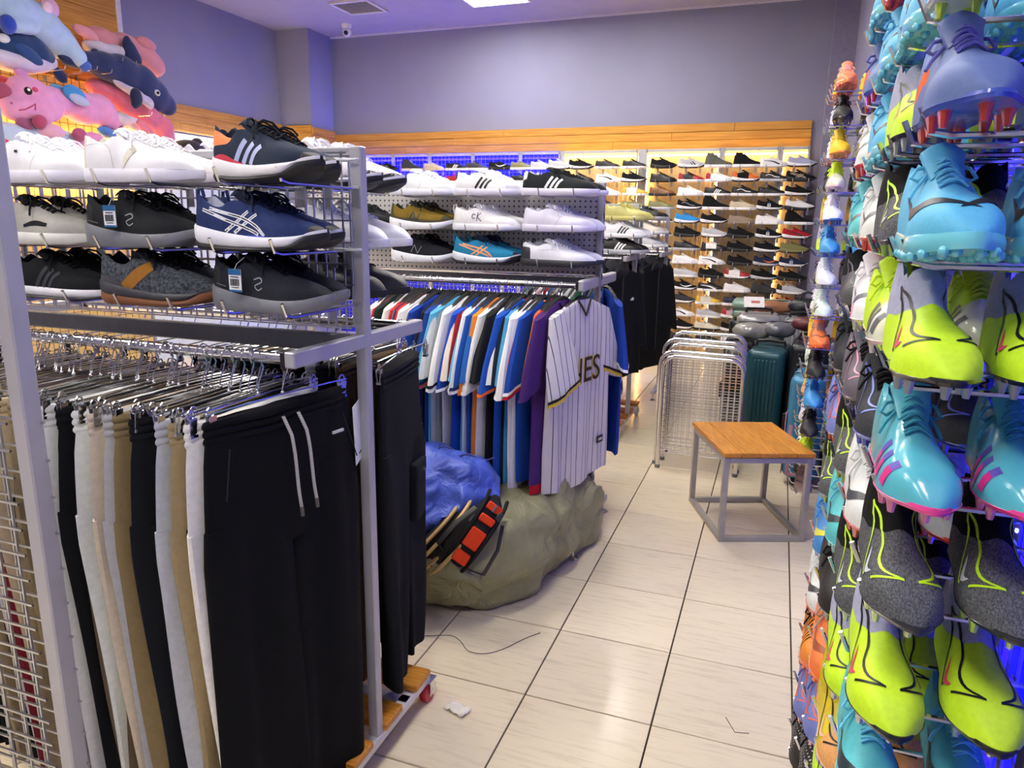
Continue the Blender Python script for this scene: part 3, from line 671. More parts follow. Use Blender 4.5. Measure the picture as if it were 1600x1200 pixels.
# ================================================================== GONDOLA RACKS
GALV = mat('a3a5ab', .4, .75, .14, 9, .12); GALV2 = mat('aeadb4', .42, .25, .14, 8, .12)
def caster(parent, x, y, red=True):
    o = link('caster', None, parent, (x, y, 0)); 
    # fork and wheel
    w = MB(); w.lathe([(.012, -.012), (.033, -.012), (.036, -.008), (.036, .008), (.033, .012), (.012, .012)], n=20, axis='X')
    p = part('wheel', w, mat('c8203c', .35) if red else mat('cfcfd2', .4), o); p.location = (0, 0, .036)
    f = MB().box((.018, 0, .05), (.003, .03, .05)).box((-.018, 0, .05), (.003, .03, .05)).box((0, 0, .075), (.046, .045, .005)).tube([(-.02, 0, .036), (.02, 0, .036)], .01, 10)
    part('fork', f, CHROME, o, False)
def rack(xe, yc, length, label, name='clothes_rack', ztop=1.63, zarm=1.185, half=.287, post=.030, mesh=True, peg=False, base='planks', red=True, round_arm=False, meshr=.0026):
    t = thing(name, (xe, yc, 0), label, 'clothes rack')
    for x in (-post/2, -length):
        part('end_post', MB().box((x, 0, ztop/2+.04), (post, post*.9, ztop-.08), bev=.003), GALV2, t, False)
        b = MB()
        if round_arm:
            b.box((x, 0, zarm), (.03, 2*half, .045), bev=.006)
        else: b.box((x, 0, zarm), (post*.85, 2*half, .034), bev=.003)
        part('cross_arm', b, GALV2, t, False)
        for sy in (-1, 1):
            part('end_cap', MB().box((x-post*.55 if x > -post else x+post*.55, sy*(half-.016), zarm-.001), (.012, .034, .036), bev=.002), BLACKP, t, False)
        zb = .085 if base == 'planks' else .075
        part('foot_bar', MB().box((x, 0, zb), (.034, 2*half+.02, .03), bev=.003), mat('d2d0d0', .45, .3, .12, 8, .1) if base == 'planks' else GALV2, t, False)
        for sy in (-1, 1):
            if base == 'planks':
                caster(t, x+.004 if x > -post else x, sy*(half+.012), red)
            else:
                b = MB().lathe([(0, 0), (.026, 0), (.028, .006), (.012, .014), (.006, .016), (.006, .06), (0, .06)], (x, sy*(half-.015), 0), 16); part('levelling_foot', b, CHROME, t)
    for sy in (-1, 1):
        part('hanging_rail', MB().tube([(-post, sy*(half-.016), zarm), (-length, sy*(half-.016), zarm)], .0125, 14, caps=False), CHROME, t)
    part('top_bar', MB().box((-length/2-.008, 0, ztop-.012), (length, .022, .022), bev=.003), GALV2, t, False)
    part('lower_bar', MB().box((-length/2-.008, 0, zarm-.01), (length, .022, .045), bev=.003), mat('6c6e74', .45, .7), t, False)
    if base == 'planks':
        for i, y in enumerate((-half+.06, -.10, .06, half-.05)):
            part('plank', MB().box((-length/2+.01, y, .112), (length, .095, .022), bev=.003), WOOD if red else SHELFW, t, False)
        for sy in (-1, 1): part('base_rail', MB().box((-length/2, sy*half*.55, .086), (length, .03, .028)), GALV2, t, False)
    if mesh:
        g = grid_mb(-length, -.035, zarm+.03, ztop-.01, .05, .05, meshr); part('wire_mesh', g, WIRE, t, False, stuff=True).location.y = -.016
        g = grid_mb(-length, -.035, zarm+.03, ztop-.01, .05, .05, meshr); part('wire_mesh', g, WIRE, t, False, stuff=True).location.y = .016
    if peg:
        part('perforated_panel', MB().box((-length/2, -.012, (zarm+ztop)/2+.01), (length-.06, .006, ztop-zarm-.03), bev=.002), mat('c6c2c2', .5, .1, scale=42, kind='dots', hex2='3a3836', bump=.05, bscale=30), t, False)
        part('perforated_panel', MB().box((-length/2, .012, (zarm+ztop)/2+.01), (length-.06, .006, ztop-zarm-.03), bev=.002), mat('c6c2c2', .5, .1, scale=42, kind='dots', hex2='3a3836', bump=.05, bscale=30), t, False)
        part('slotted_strip', MB().box((.002, -.03, ztop/2), (.008, .03, ztop-.2), bev=.001), mat('a8a8ae', .4, .7), t, False)
        for k in range(24): part('slot', MB().box((.0065, -.03, .3+k*.052), (.003, .012, .024)), BLACKP, t, False)
    return t
XA, YA = -.905, 1.49
rack(XA, YA, 1.25, 'galvanised clothes rack of trousers with wire mesh top and wooden base planks, nearest whole rack')
XB, YB = -.735, 3.19
rack(XB, YB, 1.55, 'clothes rack of baseball jerseys with perforated grey panel on top', zarm=1.215, ztop=1.64, mesh=False, peg=True, base='feet', half=.31, round_arm=True)
XC, YC = -.93, 5.1
rack(XC, YC, 1.6, 'white clothes rack of dark jackets behind the jersey rack', zarm=1.24, ztop=1.6, half=.36, red=False)
rack(-.89, 6.3, 1.5, 'farthest clothes rack with wire mesh top, before the lit shoe wall', zarm=1.22, ztop=1.6, half=.3, base='feet')
# near rack end at the left edge of the picture
t = thing('clothes_rack', (-1.20, .86, 0), 'nearest rack end, a steel post and wire grid at the left picture edge', 'clothes rack')
part('end_post', MB().box((-.017, 0, .82), (.034, .034, 1.64), bev=.003), GALV2, t, False)
part('top_bar', MB().box((-.5, 0, 1.62), (.94, .03, .03), bev=.003), GALV2, t, False)
part('foot_bar', MB().box((-.017, 0, .03), (.034, .5, .03), bev=.003), GALV2, t, False)
for dy in (-.014, .014):
    part('wire_mesh', grid_mb(-.92, -.045, .06, 1.2, .05, .05, .0028), WIRE, t, False, stuff=True).location.y = dy
b = MB()
for k in range(14): b.tube([(0, .012, .2+k*.07), (.007, .012, .2+k*.07)], .0025, 5)
part('wire_ends', b, WIRE, t, False, stuff=True)
# ---- cable ties
for x, z, q in ((-.925, 1.60, 'top'), (-.925, 1.40, 'middle')):
    t = thing('cable_tie', (x, YA-.02, z), 'white cable tie at the %s of the trouser rack end post' % q, 'cable tie')
    part('loop', MB().tube([(-.05, -.006, 0), (.016, -.006, 0), (.016, .03, 0), (-.05, .03, 0), (-.05, -.006, 0)], .003, 5), mat('e8e8ee', .4), t)
# ================================================================== SHOES ON THE TROUSER RACK
WH = lambda: sm('eeeef2', LEATHER)
def big(kind, L=.305, side=1): return Shoe(kind, L, side, *N1)
def d_white1():
    s = big('court'); s.upper([('heel_patch', sm('d9d5cc', SUEDE), lambda t, k, z, sd: t < .10), ('toe_cap', sm('f2f2f4', LEATHER), lambda t, k, z, sd: t > .82), ('upper', WH(), lambda *a: True)], sm('d8d3c8', KNIT))
    s.sole(sm('dedeea', GUM)); s.laces(sm('f0f0f2', KNIT), 7); s.tongue(WH())
    s.both([(.135, .003, .001), (.150, .03, .008), (.165, .05, .012)], sm('d6d2c4', SUEDE), 'suede_patch'); g = sm('b9bac6', LEATHER)
    s.both([(.03, .050, .0007), (.07, .056, .0007), (.10, .045, .0007), (.11, .004, .0007)], g, 'seam'); s.both([(.008, -.0, .0008), (.3, .002, .0008)], g, 'seam'); return s.parts
def d_white0():
    s = big('court'); s.upper([('upper', WH(), lambda *a: True)], sm('dcdce2', KNIT)); s.sole(sm('dadae8', GUM)); s.laces(WH(), 7); s.tongue(WH())
    s.both([(.11, .045, .003), (.118, .045, .003)], sm('1d2542', LEATHER), 'side_label'); g = sm('b9bac6', LEATHER); s.both([(.16, .003, .0007), (.17, .03, .0007), (.19, .05, .0007)], g, 'seam'); return s.parts
def d_navy3():
    s = big('runner', .30); s.upper([('toe_guard', sm('1b1b1f', GUM), lambda t, k, z, sd: t > .93 and z < .06), ('heel_patch', sm('ee8a5c', SUEDE), lambda t, k, z, sd: t < .27 and .070 < z < .101), ('upper', sm('2b3344', SUEDE), lambda *a: True)], sm('1d2436', KNIT))
    s.sole(sm('e4e4ea', GUM), sm('17171a', GUM)); three(s, sm('aab4dd', LEATHER), .10, .026, .028, w=.0062); s.laces(sm('16181f', KNIT), 7); s.tongue(sm('2b3344', SUEDE))
    s.both([(.02, .002, .001), (.06, .008, .008), (.10, .004, .005), (.14, .001, .001)], sm('c8344c', GUM), 'red_wedge'); return s.parts
def d_grey():
    s = big('court', .31); K_ = sm('1b1b1e', SUEDE); s.upper([('collar', K_, lambda t, k, z, sd: t < .3 and z > .078), ('upper', sm('a8a69f', SUEDE), lambda *a: True)], K_)
    s.sole(sm('d8d8d2', GUM)); s.both([(.075, .022, .013), (.115, .024, .013)], K_, 'side_panel'); s.both([(.14, .018, .003), (.18, .026, .006), (.22, .022, .004)], K_, 'side_panel'); s.laces(K_, 6); s.tongue(K_); return s.parts
def d_blackknit(tagx=-.03, up='202226', so='74767e', tag=True):
    def f():
        s = big('runner', .302); U = sm(up, KNIT); s.upper([('heel_patch', sm('17181a', GUM), lambda t, k, z, sd: t < .13 and z < .09), ('upper', U, lambda *a: True)], sm('131416', KNIT))
        s.sole(sm(so, GUM), None, ribs=1); s.laces(sm('111114', KNIT), 7); s.tongue(U)
        for q in ([(.135, .040), (.150, .046), (.158, .038), (.140, .028), (.150, .020), (.162, .026)],): s.both([(a, b, .0012) for a, b in q], sm('9a9da6', LEATHER), 'side_mark')
        s.ribbon([(.03+i*.001, .012+.0*i, .0006) for i in range(30)], sm('8a8d94', LEATHER), 'seam')
        if tag: s.hangtag(tagx, .066, -.056)
        return s.parts
    return f
def d_crossnavy(up='2a3763', ac='e8eaf2', so='e6e7f0', lin_='b9bccf', L=.31):
    def f():
        s = big('runner', L); U = sm(up, KNIT); s.upper([('toe_guard', sm('1b1b20', GUM), lambda t, k, z, sd: t > .93 and z < .06), ('upper', U, lambda *a: True)], sm(lin_, KNIT)); s.sole(sm(so, GUM), sm('1a1a20', GUM))
        crossed(s, sm(ac, LEATHER), .0034); crossed(s, sm('15182a', LEATHER), .0016) if up == '2a3763' else None
        s.laces(sm('1a2038' if up == '2a3763' else '1d3350', KNIT), 6); s.tongue(sm('23293c', KNIT)); s.tab(U)
        s.both([(.13, .001, .001), (.18, .003, .004), (.22, .001, .001)], sm('4a58c8', GUM), 'blue_fade'); return s.parts
    return f
def d_black3():
    s = big('court', .31); s.upper([('upper', sm('1a1b1f', SUEDE), lambda *a: True)], sm('111114', KNIT)); s.sole(sm('e2e2e8', GUM), sm('3a3a40', GUM)); three(s, sm('34353c', LEATHER)); s.laces(sm('111114', KNIT), 6); s.tongue(sm('17181b', KNIT)); return s.parts
def d_wool():
    s = big('runner', .31); U = mat('5d626a', .95, 0, .5, 160, .6, kind='melange', hex2='2f343a'); s.upper([('upper', U, lambda *a: True)], sm('1c1c20', KNIT)); s.sole(sm('3a3a40', GUM), sm('7d4d2c', GUM), outfrac=.45)
    s.both([(.085, .002, .012), (.120, .036, .013), (.150, .062, .012)], sm('9a6a2c', SUEDE), 'suede_strap'); s.both([(.01, .006, .009), (.05, .010, .010), (.075, .004, .006)], sm('44464c', GUM), 'heel_wrap'); s.laces(sm('141417', KNIT), 7); s.tongue(sm('2a2c30', KNIT)); return s.parts
def d_whiteblack():
    s = big('runner', .31); s.upper([('upper', sm('d8d5dd', KNIT), lambda *a: True)], sm('cfcdd6', KNIT)); s.sole(sm('e8e8ee', GUM), sm('19191c', GUM), outfrac=.55); s.laces(WH(), 6); s.tongue(WH())
    s.both([(.255, .001, .010), (.31, .008, .014)], sm('1b1b1f', GUM), 'toe_guard'); return s.parts
def d_plain(c, so, kind='court', L=.32, three_=None, style=None, lc=None):
    def f():
        s = big(kind, L); U = sm(c, style or LEATHER); s.upper([('upper', U, lambda *a: True)], sm(c, KNIT)); s.sole(sm(so, GUM)); s.laces(sm(lc or c, KNIT), 6); s.tongue(U)
        if three_: three(s, sm(three_, LEATHER))
        g = sm('9a9aa8' if c > '8' else '2c2c30', LEATHER); s.both([(.155, .003, .0007), (.17, .03, .0007), (.19, .05, .0007)], g, 'seam')
        return s.parts
    return f
_cache = {}
def pair(fn, key, x, y, z, lab, grp, rz=0, dy=.115, dx=.03, holder=True, hz=None, tilt=0, scl=1, base_y=None):
    if key not in _cache: _cache[key] = fn()
    P = _cache[key]
    put(P, 'running_shoe' if 'run' in lab else 'sneaker', (x, y, z), rz, lab+', front shoe', grp, tilt=tilt, scl=scl)
    put([p for p in P if p[0] not in ('price_tag', 'tag_band', 'barcode', 'tag_string')], 'running_shoe' if 'run' in lab else 'sneaker', (x+dx, y+dy, z), rz-.02, lab+', rear shoe', grp, tilt=tilt, scl=scl)
    if holder: bracket((x, base_y, z-.005), 0 if dy > 0 else pi, 'shoe holder under the '+lab, abs(base_y-y)+.055, .15)
gA = 'shoes on the trouser rack'; mY = YA-.02
RZ = [1.541, 1.402, 1.276]
A_rows = [
 (0, -1.62, d_white0, .0, 'white sneaker with thick pale sole, top'), (0, -1.322, d_white1, .0, 'white sneaker with grey suede patch, top'), (0, -.995, d_navy3, -.25, 'navy running shoe with orange heel, top'),
 (1, -1.93, d_plain('202226', '202226'), 0, 'black sneaker at the left end, middle'), (1, -1.645, d_grey, 0, 'grey suede sneaker with black side panels, middle'), (1, -1.335, d_blackknit(-.035), 0, 'black knit running shoe with hang tag, middle'), (1, -1.02, d_crossnavy(), .0, 'navy running shoe with white crossed stripes, middle'),
 (2, -1.92, d_plain('202226', '202226'), 0, 'black sneaker at the left end, bottom'), (2, -1.60, d_black3, 0, 'black sneaker with black stripes and white sole, bottom'), (2, -1.295, d_wool, .08, 'grey woolly running shoe with tan suede strap, bottom'), (2, -1.0, d_blackknit(-.045, '23262e'), -.1, 'dark navy knit running shoe with hang tag, bottom'),
]
for r, x, fn, ry, lab in A_rows: pair(fn, lab, x, 1.265+.045*(ry > .3), RZ[r], lab+' of trouser rack', gA, rz=ry, dx=-.03, dy=.105, base_y=mY, tilt=0)
for r, fn, lab in ((0, d_whiteblack, 'white running shoe with black toe guard, top'), (1, d_plain('dcdce6', 'e2e2ec'), 'white sneaker, middle'), (2, d_plain('2a2b30', '18181b'), 'black leather sneaker, bottom')):
    x = (-1.09, -1.08, -1.09)[r]
    pair(fn, lab, x, 1.605, RZ[r], lab+' of rack back', gA, base_y=YA+.02, dy=.115, dx=.005, holder=False, tilt=.04)
    bracket((x, YA+.02, RZ[r]-.006), pi, 'shoe holder under the '+lab, .28, .15)
    if r == 0: put(_cache[lab], 'running_shoe', (-1.42, 1.62, RZ[0]), 0, 'white running shoe seen through the mesh, second on top of rack back', gA, tilt=.06)
# ================================================================== SHOES ON THE JERSEY RACK
def d_olive():
    s = big('runner', .31); s.upper([('mudguard', sm('4a483a', SUEDE), lambda t, k, z, sd: k < .12 or t > .86 or t < .1), ('upper', sm('7b6524', KNIT), lambda *a: True)], sm('2c2b26', KNIT)); s.sole(sm('e0e2ea', GUM), None, ribs=1); letter_n(s, sm('2b2c28', LEATHER)); s.laces(sm('26261f', KNIT), 6); s.tongue(sm('3a3a30', KNIT)); return s.parts
def d_nblack():
    s = big('runner', .31); s.upper([('upper', sm('1d1f26', KNIT), lambda *a: True)], sm('141519', KNIT)); s.sole(sm('dfe1ea', GUM), None, ribs=1); letter_n(s, sm('8b8e98', LEATHER), .0012); s.laces(sm('131318', KNIT), 6); s.tongue(sm('15161a', KNIT)); return s.parts
def d_ck():
    s = big('court', .31); W_ = sm('e6e6ea', KNIT); s.upper([('toe_cap', WH(), lambda t, k, z, sd: t > .8), ('upper', W_, lambda *a: True)], sm('dcdce0', KNIT)); s.sole(sm('e6e6f0', GUM)); ck(s, sm('222228', LEATHER)); s.laces(W_, 7); s.tongue(W_); s.tab(W_)
    s.both([(.004, .0008, .0008), (.306, .0008, .0008)], sm('2a2a30', GUM), 'piping'); return s.parts
def d_shell():
    s = big('court', .32); K_ = sm('17181a', LEATHER); s.upper([('heel_patch', K_, lambda t, k, z, sd: t < .07 and z > .06), ('toe_cap', sm('d6d4e4', GUM), lambda t, k, z, sd: t > .78), ('upper', WH(), lambda *a: True)], sm('dedee4', KNIT)); s.sole(sm('d9d6e8', GUM)); three(s, K_); s.laces(WH(), 7); s.tongue(WH()); return s.parts
def d_black3w():
    s = big('court', .33); K_ = sm('2a2d2e', SUEDE); s.upper([('heel_patch', WH(), lambda t, k, z, sd: t < .09 and z > .06), ('upper', K_, lambda *a: True)], sm('e0e0e6', KNIT)); s.sole(sm('dcd8ea', GUM)); three(s, WH()); s.laces(sm('17181a', KNIT), 7); s.tongue(K_); s.both([(.01, -.002, .0009), (.16, -.002, .0009)], K_, 'sole_line'); return s.parts
def d_heel():
    s = big('court', .33); K_ = sm('2c2d33', LEATHER); s.upper([('heel_patch', K_, lambda t, k, z, sd: t < .15 and z < .075), ('upper', sm('dfe0e8', LEATHER), lambda *a: True)], sm('d9dae0', KNIT)); s.sole(sm('2b2c32', GUM)); s.laces(WH(), 7); s.tongue(WH()); s.tab(K_)
    s.both([(.085, .040, .0006), (.16, .046, .0006)], sm('9a9aa6', LEATHER), 'seam'); return s.parts
B_rows = [
 (0, -1.52, d_plain('e4e8ec', 'dcdff0'), 'white leather sneaker with small black tag, top'), (0, -1.205, d_shell, 'white sneaker with three black stripes, top'), (0, -.885, d_black3w, 'black sneaker with three white stripes, top'),
 (1, -1.84, d_plain('1c1e22', '1c1e22', style=KNIT), 'black sneaker at the left end, middle'), (1, -1.53, d_olive, 'mustard running shoe with side letter, middle'), (1, -1.215, d_ck, 'white canvas sneaker with black side letters, middle'), (1, -.885, d_plain('dcdaea', 'd8d5ea'), 'plain white sneaker, middle'),
 (2, -1.525, d_nblack, 'black running shoe with outlined side letter, bottom'), (2, -1.215, d_crossnavy('2a7fa6', 'e09a62', 'dfe3ee', '24546c', .31), 'teal running shoe with orange crossed stripes, bottom'), (2, -.885, d_heel, 'white sneaker with black sole and heel, bottom'),
]
for r, x, fn, lab in B_rows: pair(fn, 'B'+lab, x, 3.0, (1.578, 1.430, 1.286)[r], lab+' of jersey rack', 'shoes on the jersey rack', base_y=YB-.016, dx=.01)
# ---- shoes on the two far racks
C_rows = [(-.985, 4.88, 1.487, 'court', 'bdb86a', 'c3be74', None, 'yellow-green sneaker, white jacket rack, top shelf'), (-.985, 4.88, 1.375, 'court', 'w', 'w', 'k', 'white sneaker with dark stripes, white jacket rack, middle shelf'), (-1.0, 4.88, 1.27, 'court', 'k', 'lg', 'w', 'black sneaker with white stripes, white jacket rack, bottom shelf')]
for x, y, z, kd, u, so, ac, lab in C_rows:
    P = design(kd, u, so, ac, 'three' if ac else None, lod=(28, 10))
    for k in range(2):
        put(P, 'sneaker', (x+.02*k, y+.105*k, z), 0, lab+(', front one' if k == 0 else ', rear one'), 'shoes on the jacket rack')
        put(P, 'sneaker', (x-.34+.02*k, y+.105*k, z), 0, lab+', second from end'+(', front one' if k == 0 else ', rear one'), 'shoes on the jacket rack')
    bracket((x, YC-.016, z-.005), 0, 'shoe holder under the '+lab, .26, .15); bracket((x-.34, YC-.016, z-.005), 0, 'wire shoe holder left of the '+lab, .26, .15)
for z, u, so, ac, mk_, lab in ((1.50, 'k', 'lg', 'w', 'tag', 'dark sneaker with hang tag'), (1.385, 'cr', 'w', None, None, 'cream sneaker'), (1.275, 'lg', 'w', None, None, 'pale grey sneaker')):
    P = design('court', u, so, ac, mk_)
    for k in range(2):
        for c in range(2): put(P, 'sneaker', (-1.05+.02*k-.33*c, 6.08+.105*k, z), 0, '%s on the farthest rack, %s %s of its row' % (lab, ('front', 'rear')[k], ('end', 'second')[c]), 'shoes on the farthest rack')
    for c in range(2): bracket((-1.05-.33*c, 6.284, z-.005), 0, 'wire shoe holder under %s %s on the farthest rack' % (('the end', 'the second')[c], lab), .26, .15)
# ================================================================== FOOTBALL BOOTS ON THE RIGHT WALL
def bootd(kind, up, so, studc, collar=None, outl=None, tick=None, str3=None, sw=None, laces=None, lining=None, extra=None, fleck=None, lod=(46, 16), gloss=False, L=.262):
    def f():
        s = Shoe(kind, L, 1, *lod); st = GLOSS if gloss else BOOTK
        U = mat(up, .7, 0, .4, 130, .3, kind='melange', hex2=fleck, stretch=(1, 5, 5)) if fleck else sm(up, st); z = []
        if collar: z.append(('collar', sm(collar, KNIT), (lambda t, k, z, sd: z > .048+.07*max(0, t-.1) and t < .56-4*max(0, .085-z)) if kind == 'sock' else (lambda t, k, z, sd: z > .075 and t < .38)))
        if extra: z += extra
        z.append(('upper', U, lambda *a: True)); s.upper(z, sm(lining or collar or up, KNIT)); s.sole(sm(so, GLOSS))
        if kind == 'turf': s.nubs(sm(studc, GLOSS))
        else: s.studs(mat(studc, .2, 0, .05, 20, 0, alpha=1, trans=.35), single=lod[0] > 40)
        if outl: outline(s, sm(outl, LEATHER), sm(tick, LEATHER) if tick else None)
        if str3:
            for i in range(3):
                x0 = .152+.027*i
                s.both([(x0+.010, .052-.006*i, .0065), (x0+.006, .036-.003*i, .0065)], sm('5a4ab0', LEATHER) if str3 == 'd8308a' else sm(str3, LEATHER), 'side_stripe'); s.both([(x0+.006, .036-.003*i, .0065), (x0-.001, .009, .0065)], sm(str3, LEATHER), 'side_stripe')
        if sw: swoosh(s, sm(sw, LEATHER), .095, .046, .232, .060, .024, .013)
        if laces: s.laces(sm(laces, KNIT), 6, .40, .62, .30, True, .0024)
        if kind != 'sock': s.tongue(U, .018)
        return s.parts
    return f
FL = lambda c: ('flame_mark', c)
BOOTS = {
 'lime': ('lime green football boot with lavender knit collar', bootd('sock', 'c4ec24', '19191b', '8f9c9a', 'a4a8c2', '151517', 'e2406c')),
 'grey': ('charcoal football boot with black collar and lime outline', bootd('sock', '3c3e42', '2a2b2e', '9ac23c', '0f1012', 'bdf01e', 'c9d2da', fleck='6c6f74')),
 'cyanx': ('glossy cyan football boot with three pink stripes', bootd('boot', '58b6c8', 'd8408c', 'e070a4', str3='d8308a', laces='3f94a8', gloss=True)),
 'cyanturf': ('sky blue turf shoe with black tick', bootd('turf', '55b0d8', '6cc4d8', '62bcd2', sw='1d2226', laces='6cc0e2')),
 'blueor': ('slate blue football boot with orange streaks and red studs', bootd('boot', '52679e', '3f56b4', 'd8452a', '7a8fc2', laces='6a6ab4', extra=[('orange_streak', sm('d8683c', KNIT), lambda t, k, z, sd: sd < 0 and .16 < t < .40 and .035 < z-.06*(t-.16) < .062), ('inner_streak', sm('d8683c', KNIT), lambda t, k, z, sd: sd > 0 and .16 < t < .40 and .035 < z-.06*(t-.16) < .062), ('orange_heel', sm('d8452a', GLOSS), lambda t, k, z, sd: t < .12 and z < .05)])),
 'clear': ('pale clear football boot with lime studs', bootd('boot', 'b9bfd0', 'c8d0d8', 'b8e038', laces='dfe4ee')),
 'whitered': ('white football boot with grey tick and red sole', bootd('boot', 'd4d8d8', 'e0463c', 'e0463c', sw='3a3e44', laces='e2e4e4')),
 'limestr': ('lime and white football boot with three grey stripes', bootd('boot', 'c2e81e', 'e8c8cc', 'e8e2d2', str3='5a5c60', laces='cdee3c', extra=[('toe', sm('d8dcc8', GLOSS), lambda t, k, z, sd: t > .66)])),
 'whitepink': ('white football boot with navy tick and pink stripes', bootd('boot', 'dfe1ea', 'e2e6d8', 'dfe8c0', sw='2c3350', laces='eceef4', extra=[('pink_flash', sm('e07aa8', LEATHER), lambda t, k, z, sd: .6 < t < .74 and z < .045)])),
 'darkblue': ('dark grey football boot with blue outline', bootd('boot', '34363c', '3850c0', '3850c0', outl='7088e0', laces='17181c', lining='24305c', fleck='42444a')),
 'purpgrey': ('purple grey football boot with pink outline', bootd('boot', '5a5664', '3a3a40', '504c58', outl='e896b0', laces='1c1c20')),
 'purpor': ('lilac football boot with orange zigzag', bootd('boot', '6c78bc', '5a64a8', 'e0562c', laces='5660a0', outl='e8643a', tick='e8643a')),
 'cyansw': ('turquoise football boot with long dark tick', bootd('boot', '54b8c0', '58bcc4', '6cc4c8', sw='25343a', laces='6ac4e0')),
 'blackin': ('black football boot with lime lining', bootd('boot', '202328', '2c2f34', '4a4e54', laces='14151a', lining='9cc81e', fleck='33363c')),
 'yellow': ('yellow football boot with black outline and peach toe', bootd('sock', 'd0b81c', 'e8a878', 'd8a080', 'c2ac20', '17171a', 'f0c8b8', extra=[('peach_toe', sm('e2a468', KNIT), lambda t, k, z, sd: t > .74)])),
 'tiger': ('orange and black tiger striped turf shoe', bootd('turf', 'e08a30', 'e87a48', 'e87a48', lining='2a2a2c', extra=[('tiger_print', mat('e08a30', .7, scale=26, kind='tiger', hex2='19191b'), lambda t, k, z, sd: t < .72)], laces='1c1c1e')),
 'orange': ('orange football boot with taupe laces', bootd('turf', 'ee7c40', 'ee7438', 'ee7438', 'b49a88', laces='a89a92', sw='9a4a28')),
 'bluestripe': ('blue football boot with dark toe stripes', bootd('boot', '3a92d0', '2f80bc', '4a98c8', laces='2c6aa0', extra=[('striped_toe', mat('3f9ada', .5, scale=120, kind='stripe_x', hex2='14283c'), lambda t, k, z, sd: t > .55)], tick='e0d23a')),
 'whiteblue': ('white football boot with blue sole', bootd('boot', 'dfe3ee', '3a78c0', '3a78b8', laces='f0f2f6')),
 'white': ('white football boot with clear studs', bootd('boot', 'd8dee6', 'd8e0e0', 'd4dcc0', laces='eef0f4', extra=[('yellow_dot', sm('d8e05a', LEATHER), lambda t, k, z, sd: .7 < t < .78 and sd < 0 and z < .04)])),
 'ltlime': ('pale mint football boot with black stripes', bootd('boot', 'cfe2d8', 'd4dcd8', 'c8d4a8', str3='222428', laces='e2ece6', lining='a8e020')),
 'blackpl': ('plain black football boot', bootd('boot', '1a1b1e', '222326', '4a4c50', laces='121214')),
 'blackor': ('black football boot with orange heel', bootd('boot', '1a1b1f', '242528', 'a8c030', laces='121214', extra=[('orange_heel', sm('e08a2c', KNIT), lambda t, k, z, sd: t < .25)])),
 'yelor': ('yellow football boot with orange sole', bootd('boot', 'e2bc22', 'e88a4c', 'e8a070', laces='e8d040')),
 'orpink': ('orange and pale pink turf shoe', bootd('turf', 'f0875c', 'f08a50', 'f08a60', 'e8c8d4', laces='f0b4a8')),
 'pinkb': ('dusty pink football boot with dark tick', bootd('boot', 'a8948c', 'c8b4b0', '2a6a80', sw='6a5a58', laces='b8a8a0')),
 'redturf': ('red turf shoe with black letters', bootd('turf', 'd0343c', 'd83c40', 'd83c40', 'e05a60', laces='e06068')),
 'bluelace': ('blue football boot with long blue laces and yellow tick', bootd('boot', '3f82c8', '3a78b8', '4a88c0', laces='3f8ad8', sw='d8d23a')),
 'darksock': ('dark grey football boot with tall black collar', bootd('sock', '3e4145', '2a2c2f', '5a5c60', '121316', '4c4f54')),
 'blackdot': ('black football boot with white dots', bootd('boot', '1b1b1f', '222226', '3a3a40', laces='121214', extra=[('dotted_side', mat('1b1b1f', .6, scale=110, kind='dots', hex2='c8c8cc'), lambda t, k, z, sd: t < .7)])),
}
_bp = {}
def boot(key, x, y, z, where, grp, yaw=0):
    if key not in _bp: _bp[key] = BOOTS[key][1]()
    h = .002
    put(_bp[key], 'turf_shoe' if 'turf' in BOOTS[key][0] else 'football_boot', (x, y, z+h), -pi/2+yaw, BOOTS[key][0]+', '+where, grp, 'football boot' if 'turf' not in BOOTS[key][0] else 'turf shoe')
COLY = dict(A=.955, B=1.205, C=1.455, D=1.715)
TAB = {0: dict(C='redturf', D='cyanturf'), 1: dict(A='clear', B='cyanturf', C='cyanturf', D='blueor'), 2: dict(A='blueor', B='lime', C='cyanturf', D='whitered'),
 3: dict(A='cyanturf', B='grey', C='whitered', D='cyansw'), 4: dict(A='lime', B='limestr', C='whitepink', D='darksock'), 5: dict(A='cyanx', B='darkblue', C='purpgrey', D='blackin'),
 6: dict(A='grey', B='whitered', C='grey', D='purpor'), 7: dict(A='lime', B='grey', C='cyansw', D='grey'), 8: dict(A='cyansw', B='lime', C='blackpl', D='bluelace'),
 9: dict(B='yellow', C='orange', D='whitered'), 10: dict(B='lime', C='purpor', D='tiger'), 11: dict(C='blackdot', D='purpor'), 12: dict(D='blackdot')}
SH = .013
for r, row in TAB.items():
    z = 1.842-.137*r
    for c, key in row.items():
        y = COLY[c]; wh = '%s column, %s shelf' % ({'A': 'nearest', 'B': 'second', 'C': 'third', 'D': 'fourth'}[c], ordn(r))
        lift = SH if BOOTS[key][1] and 'turf' not in BOOTS[key][0] else .0
        boot(key, .168, y-.01, z+lift*.0, wh+', aisle side', 'boots on the near wall grid', -.05+.06*random.random())
        boot(key, .275, y+.005, z, wh+', wall side', 'boots on the near wall grid', -.10+.06*random.random())
        bracket((RX-.10, y+.015, z-.005), -pi/2, 'wire shoe holder, %s' % wh, .28, .115, 'boot holders on the near wall grid')
EY = 3.62
ecol = ['orpink', 'blackpl', 'yelor', 'limestr', 'whiteblue', 'bluestripe', 'white', 'ltlime', 'orange', 'blackpl', 'bluestripe', 'blackor', 'limestr', 'pinkb']
